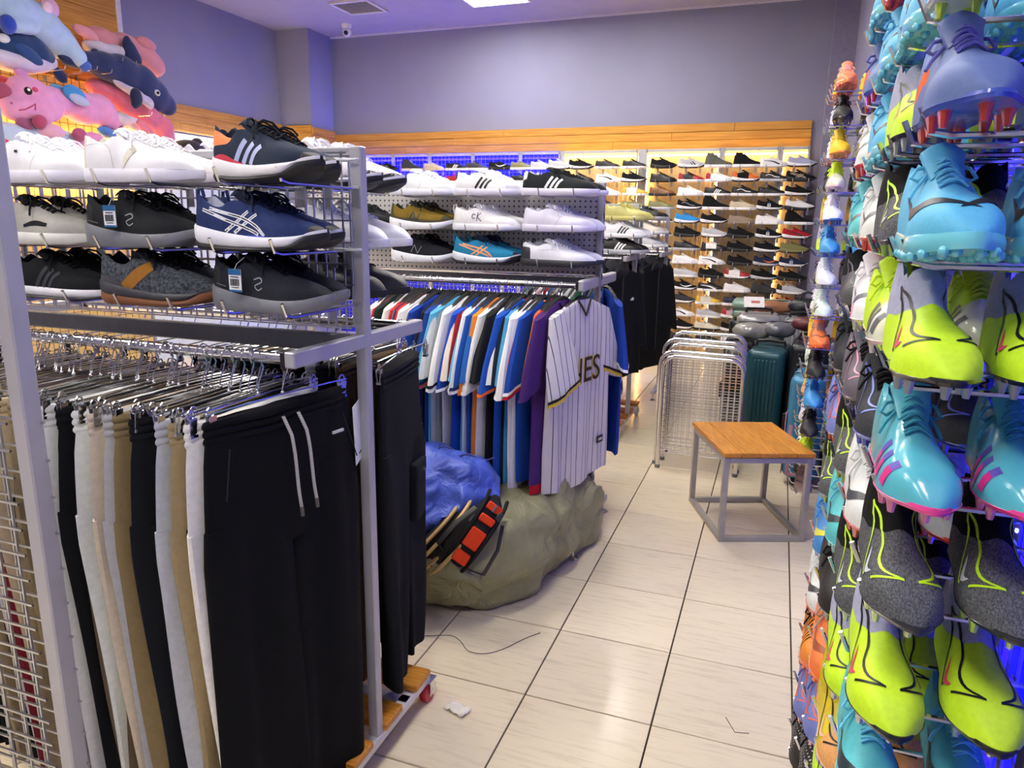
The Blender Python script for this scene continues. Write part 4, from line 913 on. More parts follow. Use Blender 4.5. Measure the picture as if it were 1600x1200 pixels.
fcol = ['yelor', 'clear', 'whitered', 'blackin', 'yellow', 'lime', 'purpgrey', 'whitepink', 'yelor', 'ltlime', 'yellow', 'clear', 'ltlime', 'blackpl']
for i, (a, b) in enumerate(zip(ecol, fcol)):
    z = 2.037-.140*i
    for key, y, q in ((a, EY, 'front'), (b, EY+.27, 'rear')):
        wh = '%s far column, %s shelf' % (q, ordn(i))
        boot(key, .205, y, z, wh+', aisle side', 'boots on the far wall grid', .05-.12*random.random()); boot(key, .318, y+.01, z, wh+', wall side', 'boots on the far wall grid')
        bracket((RX-.10, y+.015, z-.005), -pi/2, 'wire shoe holder, %s' % wh, .265, .115, 'boot holders on the far wall grid')
# ================================================================== TROUSERS
def clip_hanger_parts():
    out = []; b = MB()
    P = [(0, .0155*cos(a), .0155*sin(a)) for a in [math.radians(q) for q in range(200, -31, -23)]]
    P += [(0, .020, -.020), (0, .012, -.038), (0, .004, -.052), (0, .0, -.066), (0, 0, -.078)]
    b.tube(P, .0016, 5); out.append(('hook', b.mesh('hook', CHROME), None))
    b = MB(); b.tube([(0, -.195, -.080), (0, 0, -.077), (0, .195, -.080)], .0022, 5); b.ball((0, 0, -.074), .0042, 8, 6); out.append(('bar', b.mesh('bar', CHROME), None))
    for sy in (-1, 1):
        b = MB(); b.box((.0045, sy*.18, -.100), (.002, .016, .034), rot=Matrix.Rotation(.12, 3, 'Y')).box((-.0045, sy*.18, -.100), (.002, .016, .034), rot=Matrix.Rotation(-.12, 3, 'Y'))
        b.tube([(.0, sy*.18+.008*cos(a), -.078+.010*sin(a)) for a in [2*pi*k/10 for k in range(11)]], .0018, 4); b.box((0, sy*.18, -.118), (.012, .018, .006))
        out.append(('clip', b.mesh('clip', CHROME, False), None))
    return out
CH_P = clip_hanger_parts()
def trouser_parts(color, hw=.195, top=-.095, L=.93, th=.017, seed=0, hem=.08, ribs=3, kindm=None, wave=1.0, style=None, K=20):
    m = kindm or mat(color, .85, 0, .12, 80, .25, bscale=420, sheen=.0); rnd = random.Random(seed)
    ph = [rnd.uniform(0, 6.3) for _ in range(6)]
    def fold(y, z, d): return wave*(.004+.010*d)*(sin(y*38+ph[0]+z*2)+.6*sin(y*71+ph[1]-z*3)*.7)
    def ring(z, cyy, hy, tx, d, shift=0):
        R = []
        for k in range(K):
            a = 2*pi*k/K; y = hy*math.copysign(abs(cos(a))**.8, cos(a)); x = tx*sin(a)+fold(y+cyy, z, d)+shift
            R.append((x, cyy+y, z))
        return R
    crotch = top-.30; b = MB(); rr = []
    for i in range(7):
        u = i/6; z = top-.040-(.26*u); rr.append(ring(z, 0, lerp(hw*.98, hw*1.10, u**.6)*(1-.05*max(0, u-.7)/.3), th*(1+.35*u-.35*max(0, u-.6)/.4), .4*u))
    b.loft(rr)
    for sy in (-1, 1):
        rr = []
        for i in range(12):
            u = i/11; z = lerp(crotch+.085, top-L, u); w = lerp(hw*.56, hem, u**.8)*(1 if i else .95)
            c = sy*(lerp(hw*.56, hw*.50, u)); rr.append(ring(z, c, w, th*(1.22-.2*u)*(1 if i else .75), .4+.6*u, .004*u*sin(u*5+ph[2])))
        b.loft(rr)
    parts = [('legs', b.mesh('legs', m), None)]
    b = MB(); rr = []
    for i in range(2*ribs*2+1):
        u = i/(4*ribs); z = top-.046*u; bul = .0042*abs(sin(u*pi*ribs)); rr.append([(x, y, z) for x, y, z in [(X_*(1+.16*sin(Y_*210))+.0, Y_, Z_) for X_, Y_, Z_ in ring(z, 0, hw*.985+bul, th*.86+bul*1.4, .12)]])
    b.loft(rr); parts.append(('waistband', b.mesh('waistband', m), None)); return parts
PC = {}
def hang_trousers(x, y, zr, color, label, grp, yaw=0, first=None, **k):
    put(CH_P, 'clip_hanger', (x, y, zr), yaw, 'clip hanger of '+label.replace(' edge-on on', ',').replace(' on the rear', ', rear').replace(' the front', ' front'), grp[1], 'hanger')
    key = (color, k.get('hw'), k.get('hem'), k.get('seed'))
    if key not in PC: PC[key] = trouser_parts(color, **k)
    return put(PC[key], 'trousers', (x, y, zr), yaw, label, grp[0], 'trousers')
zr = 1.185
front_list = ['efece2', '1e2326', '9c8a68', 'b4b8be', '16181c', '15171b', '14171d', '15171b', '8c7a58', 'b0b2b6', 'd2c4ae', '26292c', 'e4eeec', '6a5c4c', '14161a', '16181c', 'e8efed', '9ea2a6', '15171b', '14161a', '9c8a68', '15171b', 'c2b090', '17181c', '7a2432', 'd8d8dc', '1a1c24', 'a89674', '17181c', '33363c', '16181c', '20242a', 'c2b090', '17181c', '16181c', 'd8d8dc']
CN = {'e': 'white', '1': 'black', '8': 'khaki', '2': 'dark grey', 'b': 'light grey', '6': 'brown', '9': 'tan', '5': 'grey', 'c': 'beige', '3': 'charcoal', 'd': 'white', '7': 'maroon', 'a': 'tan'}
# the front pair shows its face
x = -.957
fp = trouser_parts('0c0d10', hw=.203, L=.99, th=.020, seed=5, hem=.118, K=40, wave=.8)
s0 = put(fp, 'trousers', (x, 1.225, zr), -.16, 'black wide-leg trousers with striped drawstring, facing out at the rail end', 'trousers on the front rail', 'trousers')
put(CH_P, 'clip_hanger', (x, 1.225, zr), -.16, 'chrome clip hanger holding the front drawstring trousers', 'clip hangers on the front rail', 'hanger')
cordm = mat('c8c6c4', .8, scale=200, kind='stripe_z', hex2='1c1c20')
for k, (y0, y1, l) in enumerate(((-.03, .0, .205), (.012, .045, .20))):
    P = [(.034, lerp(y0, y1, u)+.004*sin(u*5), -.115-l*u) for u in [i/10 for i in range(11)]]
    P = [(.030+.012*min(1, i/2)*1, p[1], p[2]) for i, p in enumerate(P)]
    part('drawstring', MB().tube(P, .0036, 6), cordm, s0); part('cord_tip', MB().tube([P[-1], (P[-1][0], P[-1][1]+.002, P[-1][2]-.022)], .0042, 6), mat('5a5450', .5), s0)
part('pocket_seam', MB().tube([(.028, -.165, -.15), (.033, -.185, -.25)], .0015, 4).tube([(.028, .150, -.15), (.034, .185, -.26)], .0015, 4), mat('26282c', .7), s0)
part('brand_label', MB().box((.034, .125, -.185), (.004, .034, .006)), mat('c8c8cc', .5), s0, False)
t = thing('hang_tag', (x+.035, 1.452, .965), 'long white paper hang tag beside the black drawstring trousers', 'hang tag', rot=(.10, 0, .3))
part('card', MB().box((0, 0, 0), (.0015, .058, .15)), mat('e6ece8', .6), t, False); part('printed_line', MB().box((.0012, .01, -.055), (.001, .018, .004)), BLACKP, t, False)
part('string', MB().tube([(0, 0, .075), (0, -.02, .12)], .0008, 4), BLACKP, t)
cnt = {}
for i, col in enumerate(front_list):
    x = -.996-.0232*i; vis = int(col[:2], 16) > 0x60 or i in (6, 14) 
    y = 1.205+(-.012 if vis else .012)+random.uniform(-.008, .008)
    cn = CN[col[0]]; cnt[cn] = cnt.get(cn, -1)+1
    hang_trousers(x, y, zr, col, '%s trousers edge-on on the front rail, %s %s pair from right' % (cn, ordn(cnt[cn]), cn), ('trousers on the front rail', 'clip hangers on the front rail'), random.uniform(-.05, .05), seed=i % 5, hw=.195, hem=.075, th=.0165 if not vis else .019)
rear = ['16181d', '4a3a28', '17181c', '2c2e32', 'd8d8d8', '15171a', '8a7a5c', '1b1d22', '20242a', '6a6c70', '17181c', '9a8c70', '22242a', '17181c', 'b8b8bc', '1a1c20']
cnt = {}
RN = {'16181d': 'black', '4a3a28': 'brown'}
for i, col in enumerate(rear):
    cn = RN.get(col) or CN.get(col[0], 'brown'); cnt[cn] = cnt.get(cn, -1)+1
    th_ = hang_trousers(-.99-.034*i+(.03 if i == 0 else -.03), 1.766-(.03 if i == 0 else 0)+random.uniform(-.01, .01), zr, col, ('black cargo trousers facing out right of the rack end post' if i == 0 else '%s trousers on the rear rail, %s %s pair from end' % (cn, ordn(cnt[cn]), cn)), ('trousers on the rear rail', 'clip hangers on the rear rail'), .24 if i == 0 else random.uniform(-.05, .05), seed=i % 4+10, hw=.2 if i else .185, hem=.085 if i else .058, th=.02 if i else .026)
    if i == 0:
        part('cargo_pocket', MB().box((.024, .085, -.50), (.034, .10, .17), bev=.006), mat('181a20', .8, 0, .12, 80, .2, bscale=400), th_); part('pocket_flap', MB().box((.026, .085, -.43), (.036, .106, .045), bev=.005), mat('1b1d24', .8, 0, .12, 80, .2, bscale=400), th_); part('snap_button', MB().lathe([(0, 0), (.006, 0), (.006, .003), (0, .003)], (.044, .10, -.44), 10, 'X'), mat('6a6c72', .3, .8), th_)
# extra bare hangers crowded on the rails
for i in range(22):
    put(CH_P, 'clip_hanger', (-.975-.052*i+random.uniform(-.01, .01), 1.205 if i % 2 else 1.766, zr), random.uniform(-.10, .10), 'empty chrome clip hanger on the %s rail, %s from the end' % ('front' if i % 2 else 'rear', ordn(i//2)), 'clip hangers on the %s rail' % ('front' if i % 2 else 'rear'), 'hanger')
# ================================================================== JERSEYS
def jersey_parts(body, sleeve=None, cuff=None, cuff2=None, collar=None, seed=0, pin=None, L=.83, hw=.255, K=24, slv=.255, open_=0, drop=.06, swid=.098, near=None):
    rnd = random.Random(seed); ph = [rnd.uniform(0, 6) for _ in range(5)]
    fm = lambda c: mat(c, .75, 0, .06, 40, .2, bscale=300)
    m = mat(body, .75, 0, .0, 26, .15, kind='stripe_y', hex2=pin) if pin else fm(body); out = []
    def ring(z, hy, tx, d):
        R = []
        for k in range(K):
            a = 2*pi*k/K; y = hy*math.copysign(abs(cos(a))**.75, cos(a)); x = tx*sin(a)+d*(.008*sin(y*30+ph[0])+.006*sin(y*55+ph[1]+z*4)); R.append((x, y, z-.012*d*sin(y*14+ph[2])))
        return R
    rr = []
    for z, hy, tx, d in ((-L, hw*1.0, .022, 1), (-L*.8, hw*1.0, .022, .9), (-L*.55, hw*.98, .022, .7), (-.33, hw*.97, .022, .45), (-.22, hw*.96, .021, .25), (-.15, hw*.90, .019, .12), (-.115, hw*.80, .017, .05), (-.085, hw*.55, .016, 0), (-.065, hw*.33, .016, 0), (-.060, hw*.24, .015, 0)): rr.append(ring(z, hy, tx, d))
    b = MB(); b.loft(rr); out.append(('body', b.mesh('body', m), None, None))
    for sy in (-1, 1):
        R2 = []
        for u in [i/7 for i in range(8)]:
            cz = -.105-.02*u-slv*u; cyy = sy*(hw*.74+hw*.26*u+.012*u); w = lerp(.055, swid, min(1, u*1.6)); tx = .016+.010*u
            if near and sy < 0: cyy += near[0]*u; cx = near[1]*u
            else: cx = 0
            R2.append([(cx+tx*sin(a)+.005*sin(5*a+ph[3])*u, cyy+w*cos(a)*.92, cz+sy*w*cos(a)*(-.30)+.0) for a in [2*pi*k/16 for k in range(16)]])
        b = MB(); b.loft(R2); out.append(('sleeve', b.mesh('sleeve', m if not sleeve else (mat(sleeve, .75, 0, .0, 26, .15, kind='stripe_y', hex2=pin) if pin else fm(sleeve))), None, None))
        if cuff:
            for cc, q in ((cuff, 0), (cuff2, 1)):
                if not cc: continue
                z = [Vector(v) for v in R2[-1]]; c = sum(z, Vector())/16; base = [c+(v-c)*1.05+Vector((0, 0, .016+.014*q-.012)) for v in z]; top_ = [v+Vector((0, -sy*.004, .013)) for v in base]
                b = MB(); b.loft([base, top_], cap=False); out.append(('cuff', b.mesh('cuff', fm(cc)), None, None))
    if collar:
        b = MB(); b.tube([(.016, -.052, -.062), (.022, -.03, -.085), (.026, 0, -.125), (.022, .03, -.085), (.016, .052, -.062)], .0045, 5); b.tube([(-.014, -.052, -.062), (-.018, 0, -.056), (-.014, .052, -.062)], .0045, 5); out.append(('collar', b.mesh('collar', fm(collar)), None, None))
    return [(a, c, d) for a, c, d, e in out]
def hook_hanger_parts():
    P = [(0, .0155*cos(a), .0155*sin(a)) for a in [math.radians(q) for q in range(200, -31, -23)]]+[(0, .018, -.02), (0, .005, -.034), (0, 0, -.05)]
    b = MB().tube(P, .0017, 5); o = [('hook', b.mesh('hook', CHROME), None)]
    b = MB().tube([(0, -.19, -.115), (0, -.12, -.082), (0, -.03, -.055), (0, .03, -.055), (0, .12, -.082), (0, .19, -.115)], [.006, .008, .011, .011, .008, .006], 6); o.append(('shoulder_bar', b.mesh('bar', BLACKP), None)); return o
HH = hook_hanger_parts()
JS = [  # body, sleeve, cuff, cuff2, collar from the right end
 ('4a2a6a', None, '4a2a6a', None, '4a2a6a'), ('c82030', None, 'e0502c', None, 'c82030'), ('e6e4dc', None, None, None, None, '55565a'), ('d8702c', None, None, None, None), ('1d4aa8', None, 'c0202c', 'ece8e8', 'e08030'), ('e8e8ea', None, 'e8e8ea', None, None), ('c02028', None, None, None, 'c02028'), ('e6e6e8', None, 'e4e4e6', None, 'c02028'), ('1c1e24', None, None, None, None), ('1f4eb0', None, 'e0662c', None, '3a78b8'), ('4a94c8', None, None, None, 'e0c83a'), ('1b2430', None, None, None, None), ('e4e6e8', None, None, None, None), ('1b1d22', None, None, None, None), ('dfe0e0', None, 'd8dadc', None, None), ('1c1f26', None, None, None, 'e0e0e4'),
 ('e08430', None, 'e0702c', None, 'e08430'), ('1f50a2', None, 'e8e8ee', '1c2c60', '1f50a2'), ('2a62b0', None, None, None, None), ('dfe6e8', None, 'c8ccd0', None, None), ('5aa4d0', None, None, None, 'c03030'), ('1e4ab2', None, 'e6e8f0', None, 'e6e8f0'), ('c22c30', None, None, None, None), ('e2d8c8', None, None, None, None), ('e6e6e4', None, 'ececee', '1b1e28', None), ('e0e4e6', None, None, None, None), ('58a8cc', None, 'c04a48', '203050', None), ('9aa2aa', None, None, None, None), ('c4c8cc', None, None, None, 'c02c30'), ('22408c', None, '78b4e0', None, 'b03030'), ('1b1c22', None, None, None, None), ('22345c', None, None, None, 'b82c30'), ('20419a', None, 'a8c4e4', None, None), ('e2ddca', None, '1b1b1e', 'd8c03a', None), ('15161a', None, None, None, None), ('e8e8ea', None, 'b02c34', None, 'b02c34'), ('2a58b0', None, None, None, None), ('b4242c', None, None, None, None), ('1b2440', None, None, None, None), ('4a90c4', None, None, None, 'b82c2c'), ('b82830', None, None, None, None), ('e6e2da', None, None, None, None), ('8a8e94', None, None, None, None), ('1c2a28', None, None, None, None), ('dcdcdc', None, None, None, None), ('a8242c', None, None, None, None), ('e2e4e8', None, None, None, None)]
def cname(h):
    r, g, b = [int(h[i:i+2], 16) for i in (0, 2, 4)]; mx, mn = max(r, g, b), min(r, g, b)
    if mx-mn < 30: return 'white' if mx > 205 else 'grey' if mx > 110 else 'black'
    if mx < 62: return 'black'
    if r == mx: return 'cream' if b > 190 else 'orange' if g > r*.42 else 'red'
    if b == mx: return 'purple' if r > g*1.3 else 'light blue' if g > 130 else 'navy' if b < 100 else 'royal blue'
    return 'dark green'
zj = 1.215; JY = 2.905
cnt = {}
# front pinstripe jersey
jp = jersey_parts('dcd9d4', None, 'e0c030', '2a2420', '3a3430', 3, '4a4a50', L=.86, hw=.265, K=48, slv=.30, swid=.125, near=(.07, .055))
t = put(jp, 'baseball_jersey', (-.762, 2.945, zj), -.27, 'white pinstripe baseball jersey with lettering, facing out at the rail end', 'jerseys on the front rail', 'jersey')
put(HH, 'hanger', (-.762, 2.945, zj), -.27, 'black hanger holding the pinstripe jersey at the rail end', 'hangers on the front jersey rail', 'hanger')
def letters(txt, size, loc, parent, m, name, ext=.0012):
    cu = bpy.data.curves.new('text', 'FONT'); cu.body = txt; cu.size = size; cu.extrude = ext; cu.align_x = 'CENTER'; cu.offset = .0018 if m is OUT_ else 0
    o = bpy.data.objects.new('text', cu); me = bpy.data.meshes.new_from_object(o); bpy.data.objects.remove(o)
    me.materials.clear(); me.materials.append(m); p = link(name, me, parent, loc, (pi/2, 0, pi/2)); return p
OUT_ = mat('c8a83a', .6); DK_ = mat('2b1f18', .6)
letters('RIES', .155, (.030, -.012, -.41), t, OUT_, 'lettering_outline'); letters('RIES', .155, (.0315, -.012, -.41), t, DK_, 'lettering')
part('hem_label', MB().box((.030, .155, -.70), (.004, .05, .032)), mat('2c2c30', .5), t, False); part('label_mark', MB().box((.033, .155, -.70), (.002, .03, .010)), mat('d8d8da', .5), t, False)
part('neck_label', MB().box((-.008, .0, -.085), (.002, .035, .03)), mat('9a9ca8', .6), t, False)
for i, j in enumerate(JS):
    pin = j[5] if len(j) > 5 else None; cn = cname(j[0])+(' pinstripe' if pin else ''); cnt[cn] = cnt.get(cn, -1)+1
    x = -.83-.0172*i; big = j[2] is not None; lab = '%s jersey%s, front rail, %s %s one from right' % (cn, (' with %s cuffs' % cname(j[2])) if big and j[2] != j[0] else '', ordn(cnt[cn]), cn)
    P = jersey_parts(*j[:5], seed=i, pin=pin, slv=.27 if big else .22, L=.80+.03*random.random())
    yy = JY+(-.018 if big else .012)+random.uniform(-.012, .012); patch = j[0] == 'e2ddca'; rz = random.uniform(-.10, .04)-(.10 if big else 0)
    J_ = put(P, 'baseball_jersey', (x, yy, zj), rz, lab, 'jerseys on the front rail', 'jersey'); put(HH, 'hanger', (x, yy, zj), rz, 'hanger of '+lab.split(' jersey')[0]+' jersey,'+lab.split(',', 1)[1], 'hangers on the front jersey rail', 'hanger')
    if patch:
        part('sleeve_patch', MB().lathe([(0, -.004), (.030, -.004), (.030, .0), (0, .0)], (.004, -.315, -.285), 18, 'Y'), mat('17171a', .7), J_, False); part('patch_ring', MB().lathe([(.020, -.006), (.026, -.006), (.026, -.003), (.020, -.003), (.020, -.006)], (.004, -.315, -.285), 18, 'Y'), mat('c8a83a', .6), J_, False)
RJ = ['1e3f9c', '24509c', '3a6aa8', '1c2c60', '1e7a50', 'e0e0dc', 'c8ccd0', '2c2c34', 'dcdcde', '1e48a8', 'b02830', 'e4e4e6', '1c1e24', '4a90c4']; cnt = {}
for i, c in enumerate(RJ):
    cn = cname(c); cnt[cn] = cnt.get(cn, -1)+1; x = -.775-.03*i; rz = random.uniform(-.1, .1)+(.42 if i == 0 else .25 if i == 1 else 0)
    lab = '%s jersey on the rear rail, %s %s one from the right' % (cn, ordn(cnt[cn]), cn)
    P = jersey_parts(c, None, 'e6e8f2' if i < 2 else None, None, None, 60+i, L=.84)
    put(P, 'baseball_jersey', (x, 3.486, zj), rz, lab, 'jerseys on the rear rail', 'jersey'); put(HH, 'hanger', (x, 3.486, zj), rz, 'black hanger of the '+lab.replace(' on the', ','), 'hangers on the rear jersey rail', 'hanger')
t = thing('hang_tag', (-.655, 3.36, .70), 'dark blue diamond hang tag on the royal blue jersey', 'hang tag', rot=(pi/4, 0, .3))
part('card', MB().box((0, 0, 0), (.0015, .06, .06)), mat('25304e', .6), t, False); part('printed_ring', MB().lathe([(.014, .0012), (.020, .0012), (.020, .0018), (.014, .0018), (.014, .0012)], (0, 0, 0), 16, 'X'), mat('c8ccd4', .6), t, False)
# ================================================================== JACKETS
def jacket_parts(c, seed, L=.80):
    P = jersey_parts(c, None, None, None, c, seed, L=L, hw=.27, slv=.50, K=24, swid=.075); m = mat(c, .6, 0, .15, 30, .25, bscale=120)
    b = MB(); rr = []
    for z, w, t in ((-.085, .10, .035), (-.05, .115, .05), (-.02, .10, .05), (.0, .06, .03)): rr.append([(-.02+t*sin(a), w*cos(a), z-.05*max(0, sin(a))) for a in [2*pi*k/14 for k in range(14)]])
    b.loft(rr); P.append(('hood', b.mesh('hood', m), None)); P.append(('zip', MB().box((.034, 0, -.45), (.004, .012, .66)).mesh('zip', mat('3a3c44', .4, .5), False), None)); return P
jc = ['17181d', '1a1c26', '151720', '14161a', '1b2228', '16171c', '3a2c24', '15161a', '2a3038', '17181c']
for ri, (X_, Y_, Z_, nm) in enumerate(((XC, YC, 1.24, 'white jacket rack'), (-.89, 6.3, 1.22, 'farthest rack'))):
    for i in range(7 if ri == 0 else 6):
        c = jc[(i+ri*3) % 10]; x = X_-.05-.085*i; yy = Y_-(.344 if ri == 0 else .284)
        lab = 'dark jacket on the front rail of the %s, %s from end' % (nm, ordn(i))
        J_ = put(jacket_parts(c, i+90*ri, .80 if ri == 0 else .92), 'jacket', (x, yy, Z_), -.45 if i == 0 else random.uniform(-.15, .1), lab, 'jackets on the '+nm, 'jacket'); put(HH, 'hanger', (x, yy, Z_), 0, 'hanger of '+lab.replace(' on the', ','), 'hangers on the '+nm, 'hanger')
        if i == 0 and ri == 0: part('chest_logo', MB().box((.040, .10, -.27), (.003, .036, .010), bev=.001).box((.040, .106, -.262), (.003, .022, .012), bev=.001), mat('dcdce0', .6), J_, False)
        if i < 3:
            lab = 'dark jacket on the rear rail of the %s, %s from end' % (nm, ordn(i))
            put(jacket_parts(jc[(i+4+ri) % 10], i+90*ri+30), 'jacket', (x, Y_+(.344 if ri == 0 else .284), Z_), .3 if i == 0 else random.uniform(-.15, .1), lab, 'jackets on the '+nm, 'jacket'); put(HH, 'hanger', (x, Y_+(.344 if ri == 0 else .284), Z_), 0, 'black hanger of the '+lab.replace(' on the', ',').replace(' hooded', ''), 'hangers on the '+nm, 'hanger')
# ================================================================== WOOD-TOPPED BENCH
t = thing('bench', (0, 0, 0), 'low square bench with orange wooden slat top and grey steel cube frame', 'bench')
q0, q1, q3, q2 = Vector((-.153, 3.323, 0)), Vector((.232, 3.477, 0)), Vector((-.35, 3.807, 0)), Vector((.037, 3.94, 0))
ang = math.atan2(q1.y-q0.y, q1.x-q0.x); W_, D_ = (q1-q0).length, (q3-q0).length
t.location = q0; t.rotation_euler = (0, 0, ang)
HT = .438; tb = .026
BM = mat('a9a79f', .45, .55, .15, 10, .12)
sh = -(q3-q0).normalized().dot(Vector((cos(ang), sin(ang), 0)))*0
for x in (tb/2, W_-tb/2):
    for y in (tb/2, D_-tb/2): part('leg', MB().box((x, y, (HT-.02)/2), (tb, tb, HT-.02), bev=.002), BM, t, False)
for y in (tb/2, D_-tb/2):
    for z in (tb/2, HT-.033): part('rail', MB().box((W_/2, y, z), (W_-2*tb, tb, tb), bev=.002), BM, t, False)
for x in (tb/2, W_-tb/2):
    for z in (tb/2, HT-.033): part('rail', MB().box((x, D_/2, z), (tb, D_-2*tb, tb), bev=.002), BM, t, False)
for k in range(5):
    w = (W_+.016)/5; part('slat', MB().box((-.008+w*(k+.5), D_/2, HT-.006+.0006*(k % 2)), (w-.0022, D_+.018, .022), bev=.0025), [WOODY, mat('b0701c', .42, 0, .1, 3.4, .1, kind='wood', hex2='c98a30', stretch=(30, 3, 30))][k % 2], t, False)
# ================================================================== NESTED WIRE STANDS
def hoop(w, h, r=.0125, rad=.075):
    P = [(-w/2, 0, .0)]
    for k in range(9): a = pi-k*pi/16; P.append((-w/2+rad+rad*cos(a), 0, h-rad+rad*sin(a)))
    for k in range(9): a = pi/2-k*pi/16; P.append((w/2-rad+rad*cos(a), 0, h-rad+rad*sin(a)))
    P.append((w/2, 0, 0)); return MB().tube(P, r, 10)
for i, (y, h, dx, w) in enumerate(((4.30, .70, 0, .46), (4.37, .715, -.012, .49), (4.46, .75, 0, .45), (4.54, .765, -.02, .49), (4.63, .80, -.005, .45))):
    t = thing('wire_stand', (-.365+dx, y, 0), 'chrome hoop stand with wire grid, %s of the nested stack behind the bench' % ordn(i), 'wire stand', 'nested chrome stands')
    part('hoop', hoop(w, h), CHROME, t); g = MB(); wi = w-.08
    for k in range(12): xx = -wi/2+wi*k/11; g.tube([(xx, .006, .10), (xx, .006, h-.012)], .0021, 4, caps=False)
    z = .10
    while z < h-.06: g.tube([(-wi/2-.03, .002, z), (wi/2+.03, .002, z)], .0021, 4, caps=False); z += .036
    part('wire_grid', g, CHROME, t, False, stuff=True)
    for sx in (-1, 1): part('rubber_foot', MB().lathe([(0, 0), (.016, 0), (.016, .02), (0, .02)], (sx*w/2, 0, 0), 12), mat('6c6c70', .6), t)
    part('lower_bar', MB().tube([(-w/2, 0, .10), (w/2, 0, .10)], .005, 8), CHROME, t)
# ================================================================== LUGGAGE
def rbox(name, c, d, bev, m, parent):
    o = part(name, MB().box(c, d), m, parent, True, 60); q = o.modifiers.new('round', 'BEVEL'); q.width = bev; q.segments = 4; q.limit_method = 'NONE'; q.harden_normals = False
    return o
def case(name, loc, dims, color, label, rz=0, ribs=8, vertical=True, metal=.2, handle=True, rough=.3, wheels=True):
    t = thing(name, loc, label, 'suitcase', None, (0, 0, rz)); w, d, h = dims; m = mat(color, rough, metal, .08, 20, .05)
    rbox('shell', (0, -d*.26, h/2+.05), (w, d*.46, h), .045, m, t); rbox('shell', (0, d*.26, h/2+.05), (w, d*.46, h), .045, m, t)
    part('zip_band', MB().box((0, 0, h/2+.05), (w-.012, d*.10, h-.012), bev=.02), BLACKP, t)
    for k in range(ribs):
        xx = -w/2+.06+(w-.12)*k/(ribs-1) if ribs > 1 else 0
        part('rib', MB().box((xx, -d*.49-.002, h/2+.05), (.018, .012, h-.12), bev=.005), m, t)
    if handle:
        part('carry_handle', MB().tube([(-.09, 0, h+.05), (-.085, 0, h+.08), (0, 0, h+.088), (.085, 0, h+.08), (.09, 0, h+.05)], .011, 8), BLACKP, t)
        part('side_handle', MB().tube([(-w/2, 0, h*.45), (-w/2-.025, 0, h*.47), (-w/2-.025, 0, h*.64), (-w/2, 0, h*.66)], .011, 8), BLACKP, t)
    part('lock', MB().box((-w/2-.003, 0, h*.82), (.012, .03, .09), bev=.004), mat('2c3034', .3, .5), t)
    if wheels:
        for sx in (-1, 1):
            for sy in (-1, 1): part('wheel', MB().lathe([(0, -.012), (.024, -.012), (.024, .012), (0, .012)], (sx*(w/2-.06), sy*(d*.3), .026), 14, 'X'), BLACKP, t)
    return t
case('suitcase', (.0, 5.02, 0), (.24, .46, .64), '1e4a54', 'tall teal hard-shell suitcase standing behind the wire stands', -.12, 6)
case('suitcase', (-.20, 5.12, 0), (.16, .46, .62), '15181a', 'black suitcase standing left of the teal one', -.05, 4)
case('suitcase', (.26, 5.0, 0), (.26, .46, .70), '14181d', 'tall black ribbed suitcase standing right of the teal one', -.08, 9)
case('suitcase', (.235, 4.40, 0), (.20, .36, .60), '3a7ea8', 'blue and pink suitcase standing beside the far boots', -.1, 0 or 2)
t = bpy.data.objects['suitcase.003']; part('pink_patch', MB().box((-.104, -.10, .25), (.006, .10, .36), bev=.003).box((-.03, -.172, .22), (.10, .006, .30), bev=.003), mat('b87a96', .4), t)
case('suitcase', (.05, 5.85, 0), (.52, .30, .76), '6c6e74', 'grey suitcase standing behind the teal one', 0, 6)
case('suitcase', (.20, 5.5, 0), (.24, .32, .78), '8e9096', 'silver grey suitcase standing behind the black ribbed one', 0, 6)
case('suitcase', (-.10, 6.5, 0), (.50, .30, .64), '2c3034', 'dark suitcase standing under the pale green case', 0, 6)
def lying(loc, dims, color, label, rz=0, rough=.3, name='suitcase', cat='suitcase'):
    t = thing(name, loc, label, cat, None, (0, 0, rz)); w, d, h = dims; m = mat(color, rough, .05, .1, 14, .1)
    rbox('shell', (0, 0, h*.25), (w, d, h*.48), .032, m, t); rbox('shell', (0, 0, h*.75), (w, d, h*.48), .032, m, t); part('zip_band', MB().box((0, 0, h*.5), (w-.01, d-.01, h*.08)), mat('5c6460', .5), t)
    part('carry_handle', MB().tube([(-.07, -d/2, h*.5), (-.06, -d/2-.025, h*.5), (.06, -d/2-.025, h*.5), (.07, -d/2, h*.5)], .009, 8), BLACKP, t); return t
lying((-.10, 6.5, .70), (.48, .30, .15), '8fae9c', 'pale green suitcase lying flat on top of the luggage pile')
case('suitcase', (.27, 6.5, 0), (.26, .30, .62), '3a3236', 'dark brown suitcase standing under the flat brown case', 0, 4, handle=False)
lying((.27, 6.5, .68), (.32, .3, .14), '5a5054', 'dark brown case lying right of the pale green one')
